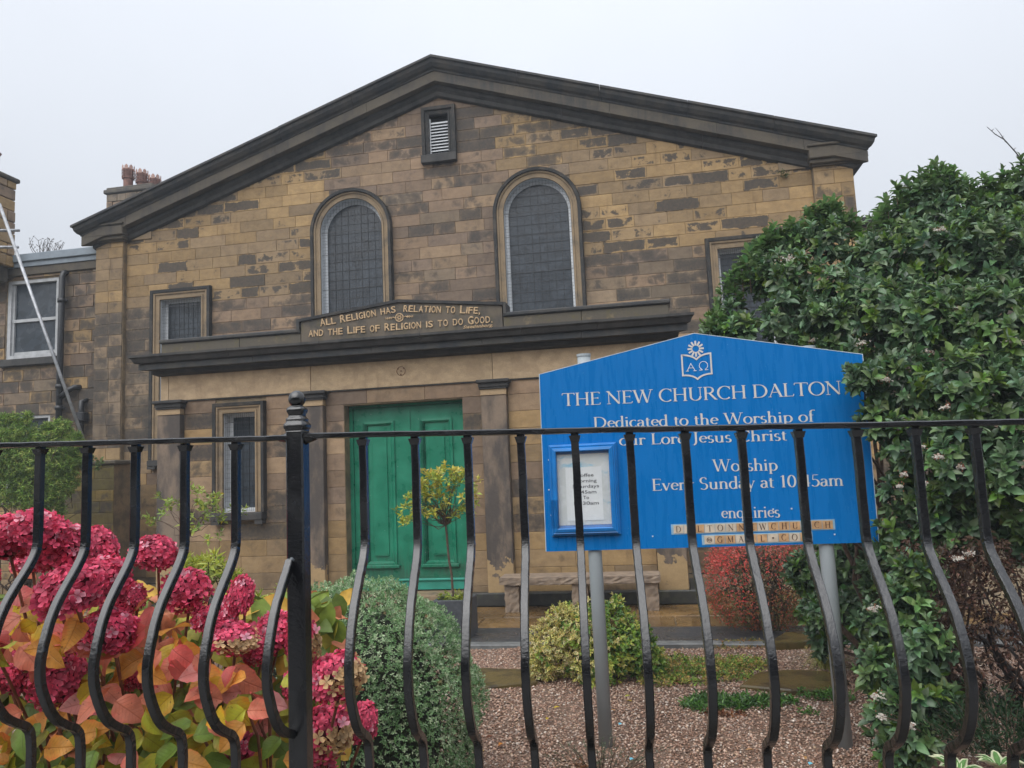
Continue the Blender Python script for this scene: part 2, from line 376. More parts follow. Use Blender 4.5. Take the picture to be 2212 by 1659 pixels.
def emit(polys, y, field, parent, name, off, keep=300, score=None, pj=.005, plain=False):
    it = []
    for p in polys:
        P = np.array(p); c = P.mean(0); so_, pal, hd = field(c[0], c[1])
        so_ = (random.gauss(.80, .16) if random.random() < so_*.72 else random.gauss(.12+.42*so_, .13)); so_ = 0 if plain else min(1.1, max(0, so_)); base = random.choice(pal); k = random.uniform(.97, 1.03) if plain else random.uniform(.74, 1.12)
        g = stone_geo(p, y, random.uniform(0, pj)); ar = np.ptp(P[:, 0])*np.ptp(P[:, 1])
        it.append(((score(c[0], c[1]) if score else 1)*ar, (*g, (base[0]*k, base[1]*k, base[2]*k, so_), hd)))
    it.sort(key=lambda t: -t[0])
    for s, g in it[:keep]: link(name, stone_mesh(name, [g], off), parent)
    if it[keep:]: tag(link(name, stone_mesh(name, [g for s, g in it[keep:]], off), parent), kind='stuff')

# ================================================================== church
PY = -2.2557                     # front plane of the porch
church = thing('church', (0, 0, 0), 'stone chapel with dark gable, two arched windows and a porch with green double doors', 'church')
SL = (8.2-6.09)/6.34
def ztop(x, d=0): return 8.20-SL*abs(x)-d
AX, AR, AO, AZ = 1.53, .53, .69, 5.575
SWX0, SWX1 = -4.965, -4.195
w_ = G()                          # wall core, built with real openings (wall plane at y=.02)
def core():
    g = G(); Y0, Y1 = .025, .35
    def slab(x0, x1, z0, z1=None):
        if z1 is None: g.extr([(x0, z0), (x1, z0), (x1, ztop(x1, .45)), (x0, ztop(x0, .45))] if x0*x1 >= 0 else [(x0, z0), (x1, z0), (x1, ztop(x1, .45)), (0, ztop(0, .45)), (x0, ztop(x0, .45))], Y0, Y1)
        else: g.box(x0, x1, Y0, Y1, z0, z1)
    xs = [-6.17, SWX0, SWX1, -AX-AR, -AX+AR, AX-AR, AX+AR, -SWX1, -SWX0, 6.17]
    for i in range(9):
        a, b = xs[i], xs[i+1]
        if i in (1, 7): slab(a, b, 0, 2.0); slab(a, b, 4.70)
        elif i in (3, 5):
            c = (a+b)/2; slab(a, b, 0, 3.3)
            ar = arc(c, AZ, AR, 180, 0, 20)
            for (p, q) in zip(ar[:-1], ar[1:]): g.extr([p, q, (q[0], 6.15), (p[0], 6.15)], Y0, Y1)
            slab(a, b, 6.15)
        elif i == 4: slab(a, -.155, 0); slab(-.155, .155, 0, 6.68); slab(-.155, .155, 7.36); slab(.155, b, 0)
        else: slab(a, b, 0)
    return g
wall = core().ob('wall', MORTAR, church)
def holes(z0, z1):
    H = []
    zc = (z0+z1)/2
    if 2.0 < zc < 4.80:
        H += [(SWX0-.10, SWX1+.10), (-SWX1-.10, -SWX0+.10)]
    for c in (-AX, AX):
        if 3.3 < z1:
            if zc < AZ: H.append((c-AO+.05, c+AO-.05))
            elif zc < AZ+AO-.06: r = math.sqrt(max(0, (AO-.05)**2-(max(z0, AZ)-AZ)**2)); H.append((c-r, c+r))
    if 6.60 < zc < 7.43: H.append((-.25, .25))
    if zc < 3.25: H.append((-3.36, 3.36))
    return H
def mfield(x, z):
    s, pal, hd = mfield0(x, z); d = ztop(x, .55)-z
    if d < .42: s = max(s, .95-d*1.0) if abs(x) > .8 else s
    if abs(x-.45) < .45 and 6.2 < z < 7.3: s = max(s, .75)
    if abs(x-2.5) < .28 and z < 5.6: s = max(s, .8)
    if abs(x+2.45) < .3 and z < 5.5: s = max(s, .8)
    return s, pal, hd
def mfield0(x, z):
    g = lambda cx, cz, sx, sz: math.exp(-((x-cx)/sx)**2-((z-cz)/sz)**2)
    if x < -1.9 and z > 4.6:                                    # clean ochre upper left
        s = .06+.85*g(-2.7, 4.9, .65, .55)+.5*g(-4.7, 6.05, .7, .25)+.3*g(-3.6, 5.0, .4, .4); return s, OCH, .9
    if x < -2.0:
        if x < -5.0: return (1.1 if z > 2.1 else .25+.4*g(-5.7, 1.3, .3, 1.)), OCH if z < 2.1 else GRY, .2
        return .42+.2*g(-2.6, 4.4, .8, .7), TAN, .25
    if x > 2.15:
        if z > 4.85: return .08+.8*g(2.7, 5.1, 1.1, .6)+.2*g(5.3, 4.9, .6, .6), OCH, .95
        return .6, TAN+GRY, .35
    if z > 6.35: return .22+.45*g(.75, 6.9, .55, .5)+.25*g(-.9, 6.7, .6, .4), TAN if x < .9 else OCH, .35
    return .38, TAN+GRY[:1], .12
sc_vis = lambda x, z: (3 if z > 3.3 else (1 if x < -3.3 else .05))*(1 if not (x > 4.2 and z < 5.0) else .1)
cuts = [(SL, 1, 8.2-.50), (-SL, 1, 8.2-.50)]
Z0 = 4.985-.188*26
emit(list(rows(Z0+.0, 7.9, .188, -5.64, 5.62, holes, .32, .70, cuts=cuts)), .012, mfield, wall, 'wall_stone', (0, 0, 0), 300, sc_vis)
# corner pilasters of the main front
pg = G().box(-6.17, -5.64, -.06, .024, 0, 5.79).box(5.62, 6.17, -.06, .024, 0, 5.79); pg.ob('corner_pilaster', MORTAR, church)
def pfield(x, z):
    if x < 0: return (1.0 if z < 4.6 and z > 2.2 else (.3 if z <= 2.2 else .18)), (OCH if z > 4.6 or z < 2.2 else GRY), .2
    return .28, OCH, .3
emit(list(rows(Z0+.03, 5.79, .188*1.02, -6.17, -5.65, lambda a, b: [], .24, .30))+list(rows(Z0+.03, 5.79, .188*1.1, 5.63, 6.17, lambda a, b: [], .26, .56)), -.075, pfield, church, 'pilaster_stone', (0, 0, 0), 300)
# return wall of the chapel down both sides, roof
G().box(-6.17, -5.85, .36, 14, 0, 5.9).box(5.85, 6.17, .36, 14, 0, 5.9).box(-6.17, 6.17, 14, 14.3, 0, 5.9).ob('side_wall', SURR, church)
rf = G()
for s in (-1, 1):
    V = [(0, .1, ztop(0, .05)), (0, 14.4, ztop(0, .05)), (s*6.45, 14.4, ztop(6.45, .05)), (s*6.45, .1, ztop(6.45, .05)), (0, .1, ztop(0, .13)), (0, 14.4, ztop(0, .13)), (s*6.45, 14.4, ztop(6.45, .13)), (s*6.45, .1, ztop(6.45, .13))]
    rf.add(V, [(0, 1, 2, 3), (7, 6, 5, 4), (0, 3, 7, 4), (1, 5, 6, 2), (3, 2, 6, 7)])
rf.ob('roof', ROOFM, church)
# raking cornice: stones between joints; profile (projection, drop)
PR_T = [(.0, .0), (.36, .0), (.36, .035), (.33, .05), (.315, .10), (.275, .15), (.235, .175), (.225, .20), (.0, .20)]
PR_M = [(.0, .203), (.215, .203), (.215, .365), (.20, .372), (.0, .372)]
PR_B = [(.0, .376), (.105, .376), (.10, .43), (.06, .47), (.045, .53), (.0, .555)]
def rake(prof, xs, mat, name, grow):
    for s in (-1, 1):
        for a, b in zip(xs[:-1], xs[1:]):
            last = b == xs[-1]; V = []; k = len(prof); dz = random.uniform(-.004, .004); dy = random.uniform(-.003, .003)
            for e, x in enumerate((a, b)):
                for pr, d in prof:
                    xx = x+(grow*(pr-.36)*.72 if (last and e) else (.0025 if e == 0 and a > 0 else (-.0025 if e else 0)))
                    V.append((s*xx, -pr+dy, ztop(xx, d)+dz))
            F = [(j, (j+1) % k, (j+1) % k+k, j+k) for j in range(k)]+[tuple(range(k))[::-1], tuple(range(k, 2*k))]
            if s > 0: F = [f[::-1] for f in F]
            # keep front outward
            obj(name, V, F, mat, church)
rake(PR_T, [0, 1.36, 2.62, 3.9, 5.1, 6.45], CYMA, 'cornice_stone', 1)
rake(PR_M, [0, 1.15, 2.75, 4.3, 5.5, 6.45], CORONA, 'cornice_fascia', 1)
rake(PR_B, [0, 2.0, 4.1, 6.40], SOOT, 'cornice_bed_mould', 1)
for s in (-1, 1):                # capitals under the cornice ends
    g = G(); a, b = sorted((s*5.56, s*6.30))
    g.box(a, b, -.22, .02, 5.86, 6.03, .012).box(a+.02, b-.02, -.17, .02, 5.80, 5.862, .01).box(a-.02, b+.02, -.25, .02, 6.032, 6.07, .01).box(a+.05, b-.05, -.12, .02, 5.775, 5.802)
    g.ob('pilaster_capital', CORONA, church)
    G().box(*sorted((s*5.16, s*5.555)), -.012, .02, 5.80, 6.12, .006).ob('kneeler_stone', SURR, church)
# weed on the wall by the right hand capital
# windows -----------------------------------------------------------
ARCHP = [(.0, -.03), (.0, .045), (.03, .05), (.035, .035), (.075, .035), (.08, .055), (.105, .06), (.11, .09), (.155, .095), (.165, .06), (.165, -.01)]
def arch_window(c):
    pth = [(c-AR, 3.32)]+[(c-AR, 4.4)]+arc(c, AZ, AR, 180, 0, 28)+[(c+AR, 4.4), (c+AR, 3.32)]
    V, F = mould(pth, ARCHP[:7], .0); s = obj('window', V, F, SURR, church)
    hp = [(c-AR, AZ-.02)]+arc(c, AZ, AR, 180, 0, 28)+[(c+AR, AZ-.02)]
    V, F = mould(pth, [(.107, .04), (.112, .088), (.155, .093), (.166, .06), (.166, -.01)], .0); obj('hood_mould', V, F, HOOD, s)
    V, F = mould(pth, [(-.005, .026), (-.005, -.13), (-.05, -.135), (-.052, -.15)], .0); obj('frame', V, F, WHITE, s)
    a = [(x, z) for x, z in arc(c, AZ, AR-.045, 0, 180, 24)]+[(c-AR+.045, 3.32), (c+AR-.045, 3.32)]
    G().extr(a[::-1][::-1], .14, .15).ob('pane', GLASS, s)
    g = G(); r = AR-.06                                       # leading of the glass, and glazing bars
    k = 0; 
    for i in range(-4, 5):
        x = c+i*.115; zt = AZ+math.sqrt(max(0, r*r-(i*.115)**2)); g.box(x-.003, x+.003, .132, .139, 3.33, zt)
    z = 3.4
    while z < AZ+r: 
        hw = r if z < AZ else math.sqrt(max(0, r*r-(z-AZ)**2)); g.box(c-hw, c+hw, .1325, .1385, z-.003, z+.003); z += .155
    g.ob('lead', LEADW, s)
    g = G(); r = AR-.012; st = .052                            # wire guard
    i = -int(r/st)
    while i*st < r: x = c+i*st; zt = AZ+math.sqrt(max(0, r*r-(i*st)**2)); g.box(x-.0012, x+.0012, .012, .0144, 3.33, zt); i += 1
    z = 3.36
    while z < AZ+r: hw = r if z < AZ else math.sqrt(max(0, r*r-(z-AZ)**2)); g.box(c-hw, c+hw, .0146, .017, z-.0012, z+.0012); z += st
    for z in (4.0, 4.62, 5.2, AZ): g.box(c-r-.07, c+r+.07, .005, .011, z-.003, z+.003)
    g.ob('wire_guard', IRON, s)
    return s
tag(arch_window(-AX)); arch_window(AX)
def rect_window(x0, x1, z0, z1, y0, parent, wd=.17, sill=True, up=None, bars=True, rev=.12, lead=True):
    pth = [(x0, z0), (x0, z1), (x1, z1), (x1, z0)]; k = wd/.165
    V, F = mould(pth, [(a*k, b) for a, b in ARCHP[:7]], y0); s = obj('window', V, F, SURR, parent)
    V, F = mould(pth, [(.107*k, .04), (.112*k, .070), (.16*k, .075), (.166*k, .05), (.166*k, -.01)], y0); obj('hood_mould', V, F, HOOD, s)
    V, F = mould(pth, [(-.005, .018), (-.005, -rev), (-.045, -rev-.005), (-.05, -rev-.02)], y0); obj('frame', V, F, WHITE, s)
    yb = y0+rev+.012
    G().box(x0+.04, x1-.04, yb, yb+.01, z0+.03, z1-.03).ob('pane', GLASS, s)
    g = G(); n = max(4, round((x1-x0)/.085))
    if lead:
        for i in range(1, n): x = x0+(x1-x0)*i/n; g.box(x-.003, x+.003, yb-.008, yb-.002, z0+.04, z1-.04)
        z = z0+.11
        while z < z1-.05: g.box(x0+.05, x1-.05, yb-.0085, yb-.0025, z-.0035, z+.0035); z += .095
        g.ob('lead', LEADW, s)
    if bars:
        g = G(); x = x0+.01
        while x < x1: g.box(x-.001, x+.001, y0+.012, y0+.014, z0+.01, z1-.005); x += .03
        z = z0+.02
        while z < z1: g.box(x0, x1, y0+.0142, y0+.0162, z-.001, z+.001); z += .06
        for z in (z0+.3, z1-.12): g.box(x0-.05, x1+.05, y0+.004, y0+.009, z-.004, z+.004)
        g.ob('wire_guard', IRON, s)
    if sill:
        G().box(x0-.16*k, x1+.15*k, y0-.11, y0+.05, z0-.10, z0-.004, .008).box(x0-.16*k, x0-.02, y0-.10, y0+.0, z0-.15, z0-.102).box(x1+.02, x1+.15*k, y0-.10, y0+.0, z0-.15, z0-.102).ob('sill', SOOT, s)
        G().box(x0+.002, x1-.002, y0+.02, y0+rev, z0, z0+.05).ob('inner_sill', WHITE, s)
    return s
rect_window(SWX0, SWX1, 2.0, 4.70, .0, church); rect_window(-SWX1, -SWX0, 2.0, 4.70, .0, church)
# vent
V, F = mould([(-.155, 6.68), (-.155, 7.36), (.155, 7.36), (.155, 6.68)], [(0, -.1), (0, .03), (.03, .04), (.035, .03), (.07, .03), (.075, .06), (.125, .065), (.13, .0)], 0)
vent = obj('louvred_vent', V, F, HOOD, church)
G().box(-.30, .285, -.085, .02, 6.54, 6.675, .006).ob('sill', SOOT, vent)
G().box(-.17, .17, .10, .11, 6.66, 7.38).ob('vent_back', DARKM, vent)
for i in range(11):
    z = 6.70+i*.052; y = .02; h = .03
    V = [(-.152, y-.02, z), (.152, y-.02, z), (.152, y+.03, z+.042), (-.152, y+.03, z+.042), (-.152, y-.02, z-.008), (.152, y-.02, z-.008), (.152, y+.03, z+.034), (-.152, y+.03, z+.034)]
    obj('louvre_slat', V, [(0, 1, 2, 3), (7, 6, 5, 4), (0, 4, 5, 1), (3, 2, 6, 7), (0, 3, 7, 4), (1, 5, 6, 2)], WHITE, vent)
G().box(-.152, .152, -.005, .012, 6.678, 6.69).box(-.155, -.142, -.004, .02, 6.68, 7.3).ob('vent_frame', WHITE, vent)

# ================================================================== porch
px0, px1 = -3.36, 3.36
DX0, DX1, DZ0, DZ1 = -.775, .77, .15, 2.49
WX0, WX1 = -2.43, -1.975
pc = G()
YB = PY+.02
for a, b, z0, z1 in ((px0, WX0, .0, 2.68), (WX0, WX1, 0, 1.20), (WX0, WX1, 2.48, 2.68), (WX1, DX0, 0, 2.68), (DX0, DX1, DZ1, 2.68), (DX1, -WX1, 0, 2.68), (-WX1, -WX0, 0, 1.2), (-WX1, -WX0, 2.48, 2.68), (-WX0, px1, 0, 2.68)):
    pc.box(a, b, YB, PY+.33, z0, z1)
pc.box(px0, px1, YB, PY+.33, 2.68, 3.02).box(px0, px0+.3, PY+.335, .02, 0, 3.02).box(px1-.3, px1, PY+.335, .02, 0, 3.02)
porch = pc.ob('porch_wall', MORTAR, church)
PWO, PWI = .13, .13
def pholes(z0, z1):
    zc = (z0+z1)/2; H = [(-3.352, -3.012), (-1.345, -1.02), (1.02, 1.345), (3.012, 3.352)]
    if zc < DZ1: H.append((DX0, DX1))
    if 1.08 < zc < 2.60: H += [(WX0-.13, WX1+.13), (-WX1-.13, -WX0+.13)]
    return H
def bfield(x, z):
    if z < .9: return .05, OCH, .1
    if z > 2.25: return .12, TAN, .05
    return (.32 if abs(x) > .5 else .2)+.12*math.sin(3*z), TAN+OCH[:2], .05
emit(list(rows(.012, 2.68, .2075, px0, px1, pholes, .5, .85)), PY+.008, bfield, porch, 'porch_stone', (0, 0, 0), 300, lambda x, z: 1 if x < 1.6 else .3, .003)
emit([[(a+.003, 2.692), (b-.003, 2.692), (b-.003, 3.03), (a+.003, 3.03)] for a, b in zip([px0, -3.24, -1.22, 1.17, 3.2], [-3.24, -1.22, 1.17, 3.2, px1])], PY+.0, lambda x, z: (.02, [(.50, .365, .225), (.47, .345, .21)], 0.), porch, 'frieze_stone', (0, 0, 0), 300, None, .001, True)
G().box(px0, px1, PY-.014, PY+.02, 2.677, 2.689).ob('string_mould', HOOD, church)
for a, b in ((-3.347, -3.017), (-1.34, -1.025), (1.025, 1.34), (3.017, 3.347)):
    s = G().box(a, b, PY-.08, PY+.02, .15, 2.50, .006).ob('pilaster', PILAS, church)
    G().box(a-.004, b+.004, PY-.09, PY+.01, 2.503, 2.515).box(a, b, PY-.08, PY+.01, 2.517, 2.575).ob('necking', FRIEZE, s)
    G().box(a-.015, b+.015, PY-.10, PY+.01, 2.577, 2.60).box(a-.02, b+.03, PY-.115, PY+.01, 2.602, 2.645).box(a-.045, b+.055, PY-.145, PY+.01, 2.647, 2.69, .01).ob('capital', SOOT, s)
# plinth
for a, b in zip([-3.48, -2.6, -1.7, -.85], [-2.6, -1.7, -.85, -.80]): G().box(a+.003, b-.003, PY-.12, PY, .0, .155, .012).ob('plinth_stone', PLINTH, church)
for a, b in zip([.79, 1.42, 2.3, 2.95], [1.42, 2.3, 2.95, 3.44]): G().box(a+.003, b-.003, PY-.12, PY, .0, .155, .012).ob('plinth_stone', PLINTH, church)
G().box(-.80, .79, PY-.16, PY+.3, 0, .145, .01).ob('doorstep', SURR, church)
# porch cornice
C1 = [(.0, 0), (.33, 0), (.33, -.03), (.30, -.05), (.27, -.10), (.25, -.105), (.0, -.105)]
C2 = [(.0, -.108), (.225, -.108), (.225, -.185), (.0, -.185)]
C3 = [(.0, -.188), (.10, -.188), (.085, -.235), (.03, -.255), (.0, -.257)]
def run(prof, xs, name, mat, zb=3.285, ext=1.):
    for i, (a, b) in enumerate(zip(xs[:-1], xs[1:])):
        V = []; k = len(prof); dz = random.uniform(-.003, .003)
        for e, x in enumerate((a, b)):
            for pr, d in prof:
                o = 0
                if e == 0 and i == 0: o = -(pr*.75)
                elif e == 1 and i == len(xs)-2: o = pr*.75
                V.append((x+o+(.002 if e == 0 else -.002), PY-pr, zb+d+dz))
        F = [(j, j+k, (j+1) % k+k, (j+1) % k) for j in range(k)]+[tuple(range(k)), tuple(range(2*k-1, k-1, -1))]
        obj(name, V, F, mat, church)
xs = [px0, -2.2, -.95, .35, 1.6, 2.5, px1]
run(C1, xs, 'porch_cornice_stone', SOOT); run(C2, [px0, -1.9, -.3, 1.1, 2.3, px1], 'porch_cornice_fascia', m_trim('blue_black_fascia_stone', (.055, .052, .046), (.024, .028, .034), .4, .6, 3, streak=.4)); run(C3, [px0, 0, px1], 'porch_cornice_bed_mould', SOOT)
# blocking course either side of the inscription, with black copings
for a, b in ((-3.34, -2.2), (-2.2, -1.335), (1.335, 2.3), (2.3, 3.34)): G().box(a+.002, b-.002, PY-.02, PY+.25, 3.288, 3.465, .005).ob('parapet_stone', PARA, church)
for a, b in ((-3.36, -1.34), (1.34, 3.36)): G().box(a, b, PY-.05, PY+.28, 3.467, 3.52, .012).ob('parapet_coping', CYMA, church)
ins = G().extr([(-1.327, 3.288), (1.327, 3.288), (1.327, 3.615), (0, 3.76), (-1.327, 3.615)], PY-.03, PY+.26).ob('inscription_block', PANEL, church)
V, F = mould([(-1.345, 3.50), (-1.345, 3.61), (0, 3.757), (1.345, 3.61), (1.345, 3.50)], [(0, -.25), (0, .055), (.035, .06), (.035, -.25)], PY); obj('inscription_coping', V, F, CYMA, church)
G().box(px0, px1, PY+.3, .01, 3.02, 3.30).ob('porch_roof', LEAD, church)
# rose bolt plate on the frieze
g = G(); c = np.array([-.004, PY-.002, 2.882])
for i in range(24):
    a0, a1 = 2*math.pi*i/24, 2*math.pi*(i+1)/24
    V = [(c[0]+r*math.cos(a), c[1]-d, c[2]+r*math.sin(a)) for a in (a0, a1) for r, d in ((.052, .0), (.053, .004), (.058, .004), (.059, .0))]
    g.add(V, [(0, 4, 5, 1), (1, 5, 6, 2), (2, 6, 7, 3)])
for x, z in ((-.038, .03), (.036, .032), (0, 0), (-.003, -.042)): g.box(c[0]+x-.007, c[0]+x+.007, c[1]-.008, c[1], c[2]+z-.007, c[2]+z+.007)
g.ob('bolt_plate_mark', m_plain('rust_stain', (.14, .07, .035), .8), church)
# porch windows
rect_window(WX0, WX1, 1.20, 2.48, PY, church, .135, up=porch, rev=.13); rect_window(-WX1, -WX0, 1.20, 2.48, PY, church, .135, up=porch, rev=.13)
# doors
YD = PY+.20
G().box(DX0+.0, DX0+.045, YD-.03, YD+.05, DZ0, DZ1).box(DX1-.03, DX1, YD-.03, YD+.05, DZ0, DZ1).box(DX0+.045, DX1-.03, YD-.03, YD+.05, DZ1-.03, DZ1).ob('door_frame', GREEN, church)
G().box(DX0, DX1, YD+.06, YD+.09, DZ0, DZ1).ob('door_backing', DARKM, church)
for k, (a, b) in enumerate(((DX0+.048, .012), (.018, DX1-.033))):
    pa, pb = ((-.60, -.18) if k == 0 else (.165, .585)); z0, z1 = .46, 2.28
    g = G().box(a, pa, YD, YD+.045, .30, DZ1-.033).box(pb, b, YD, YD+.045, .30, DZ1-.033).box(pa, pb, YD, YD+.045, .30, z0).box(pa, pb, YD, YD+.045, z1, DZ1-.033).box(pa, pb, YD+.02, YD+.04, z0, z1)
    d = g.ob('door', GREEN, church)
    V, F = mould([(pa, z0), (pa, z1), (pb, z1), (pb, z0), (pa, z0), (pa, z1)], [(-.0, -.02), (.0, .0), (.0, .02), (-.03, .022), (-.05, .0), (-.055, -.02)], YD); obj('panel_moulding', V, F, GREEN, d)
    G().box(pa+.115, pb-.11, YD+.006, YD+.0195, z0+.13, z1-.13, .004).ob('raised_panel', GREEN, d)
    V, F = [], []
    G().box(pa-.035, pb+.035, YD-.045, YD-.001, z0-.03, z0+.012, .008).box(pa+.12, pb-.12, YD-.006, YD+.005, z0+.12, z0+.13).ob('drip_moulding', GREEN, d)
    G().box(a, b, YD-.012, YD+.03, .16, .265, .004).ob('kick_board', GREENL, d); G().box(a-.0, b, YD-.035, YD+.03, .268, .298, .008).ob('weather_bar', GREENL, d)
G().box(-.004, .034, YD-.012, YD-.002, .30, DZ1-.035).ob('meeting_bead', GREEN, church)
# --- raised gilt inscription
def text_mesh(s, size, ext=.004, off=0., align='LEFT', shear=0, spacing=1.):
    c = bpy.data.curves.new('t', 'FONT'); c.body = s; c.size = size; c.extrude = ext; c.offset = off; c.align_x = align; c.shear = shear; c.space_character = spacing; c.resolution_u = 3
    o = bpy.data.objects.new('t', c); COL.objects.link(o); dg = bpy.context.evaluated_depsgraph_get(); dg.update()
    me = bpy.data.meshes.new_from_object(o.evaluated_get(dg)); bpy.data.objects.remove(o); bpy.data.curves.remove(c)
    V = np.array([v.co[:] for v in me.vertices]).reshape(-1, 3); F = [tuple(p.vertices) for p in me.polygons]; bpy.data.meshes.remove(me); return V, F
def place_text(name, s, p0, p1, h, y, mat, parent, cap=.7, ext=.006, off=0., shear=0, dirx=(1, 0, 0), label=None, org=None):
    """fit text between (x,z) p0 and p1 (baseline ends) with cap height h, standing on plane y facing -y"""
    V, F = text_mesh(s, 1., ext/h*cap if False else 0.02, off, shear=shear); x0, x1 = V[:, 0].min(), V[:, 0].max(); 
    L = math.hypot(p1[0]-p0[0], p1[1]-p0[1]); ca, sa = (p1[0]-p0[0])/L, (p1[1]-p0[1])/L
    X = (V[:, 0]-x0)/(x1-x0)*L; Z = V[:, 1]/cap*h; Yv = -V[:, 2]/.02*ext
    W = np.stack([p0[0]+X*ca-Z*sa, y+Yv, p0[1]+X*sa+Z*ca], 1); return W, F
def caps_line(words, base, h1, h2, y, adv=.62, tilt=0.):
    """words: [(text)] with first letter tall (h1) and the rest h2, spread along base from x0 to x1 (x,z ends)"""
    (x0, z0), (x1, z1) = base; tot = sum((1.15 if c.isupper() and i == 0 and w[1] else 1)*(.42 if c in 'I,.' else 1) for w in words for i, c in enumerate(w[0]))+.75*(len(words)-1)
    u = (x1-x0)/tot; x = x0
    for w, big in words:
        V = []; F = []
        for i, c in enumerate(w):
            cw = (1.15 if i == 0 and big else 1)*(.42 if c in 'I,.' else 1)*u; h = h1 if (i == 0 and big) else h2
            zb = z0+(z1-z0)*(x-x0)/(x1-x0); gp = .17*u
            W, f = place_text('', c, (x+gp*.5, zb), (x+cw-gp*.5, zb+(z1-z0)*(cw/(x1-x0))), h, y, None, None, ext=.007, off=.012)
            F += [tuple(k+len(V) for k in q) for q in f]; V += list(W); x += cw
        x += .75*u; obj('raised_lettering', V, F, GOLD, ins, label='gilt raised word %s' % w.strip('.,'))
yI = PY-.036
caps_line([('ALL', 1), ('RELIGION', 1), ('HAS', 0)], ((-1.06, 3.530), (-.03, 3.632)), .098, .083, yI)
caps_line([('RELATION', 0), ('TO', 0), ('LIFE,', 1)], ((.055, 3.632), (1.055, 3.524)), .098, .083, yI)
caps_line([('AND', 0), ('THE', 0), ('LIFE', 1), ('OF', 0), ('RELIGION', 1), ('IS', 0), ('TO', 0), ('DO', 0), ('GOOD.', 1)], ((-1.225, 3.405), (1.21, 3.403)), .098, .083, yI)
V, F = place_text('', 'Swedenborg.', (.83, 3.352), (1.205, 3.352), .04, yI, None, None, ext=.005, off=.012, shear=.3); obj('raised_lettering', V, F, GOLD, ins, label='small gilt slanted word Swedenborg')
g = G()
def ring(g, cx, cz, r0, r1, y, d, n=20):
    for i in range(n):
        a0, a1 = 2*math.pi*i/n, 2*math.pi*(i+1)/n
        V = [(cx+r*math.cos(a), y-q, cz+r*math.sin(a)) for a in (a0, a1) for r, q in ((r0, 0), (r0, d), (r1, d), (r1, 0))]; g.add(V, [(0, 1, 5, 4), (1, 2, 6, 5), (2, 3, 7, 6)])
ring(g, .005, 3.562, .044, .056, PY-.03, .008); ring(g, .005, 3.562, .014, .022, PY-.03, .006, 8)
for k in range(6): a = k*math.pi/3; ring(g, .005+.028*math.cos(a), 3.562+.028*math.sin(a), .006, .011, PY-.03, .007, 6)
for s in (-1, 1):
    pts = [(.06, 3.562), (.085, 3.572), (.105, 3.556), (.125, 3.570), (.15, 3.560), (.195, 3.563)]
    g.tube([(.005+s*(x-.0), PY-.034, z) for x, z in pts], [.006, .006, .007, .006, .005, .001], 5)
    for x in (.095, .12, .145, .165): g.add([(.005+s*x, PY-.038, 3.563), (.005+s*(x+.018), PY-.036, 3.585), (.005+s*(x+.012), PY-.038, 3.563), (.005+s*(x+.018), PY-.036, 3.541)], [(0, 1, 2), (0, 2, 3)])
g.ob('carved_ornament', GOLD, ins)
# ================================================================== left wing
WY = .10
wing = thing('side_wing', (-7.5, WY, 0), 'two storey stone wing left of the chapel with white sash windows and black downpipes', 'building')
XA, XB = -11.5, -6.175
SW = dict(x0=-8.10, x1=-7.06, z0=3.90, z1=5.33); LW = dict(x0=-8.05, x1=-7.16, z0=1.55, z1=2.90)
g = G()
for a, b, z0, z1 in ((XA, SW['x0'], 0, 5.55), (SW['x0'], SW['x1'], 0, 1.55), (SW['x0'], LW['x0'], 1.55, 2.90), (LW['x1'], SW['x1'], 1.55, 2.90), (SW['x0'], SW['x1'], 2.90, 3.90), (SW['x0'], SW['x1'], 5.33, 5.55), (SW['x1'], XB, 0, 5.55)):
    g.box(a, b, WY+.022, WY+.35, z0, z1)
ww = g.ob('wall', MORTAR, wing)
def wholes(z0, z1):
    zc = (z0+z1)/2; H = []
    if 3.78 < zc < 5.37: H.append((SW['x0']-.02, SW['x1']+.02))
    if 1.45 < zc < 2.93: H.append((LW['x0'], LW['x1']))
    return H
emit([p for p in rows(.02, 5.40, .205, XA, XB, wholes, .26, .55, jt=.008)], WY+.01, lambda x, z: (1.15 if z < 3.7 else .85, GRY+TAN+OCH[:1], .3), ww, 'wing_stone', (-7.5, WY, 0), 300, lambda x, z: 1 if x > -8.6 else .05, .012)
G().box(XA, XB, WY-.03, WY+.4, 5.402, 5.552, .01).ob('eaves_course', CORONA, wing)
G().box(XA, XB+.0, WY-.09, WY+.45, 5.64, 5.78, .01).box(XA, XB, WY-.05, WY+.4, 5.554, 5.638).ob('lead_coping', LEAD, wing)
G().box(XA, XB, WY+.46, 9, 5.3, 5.6).ob('flat_roof', LEAD, wing)
WHITE_ = m_plain('grimy_white_paint', (.42, .43, .44), .5, .15, 8)
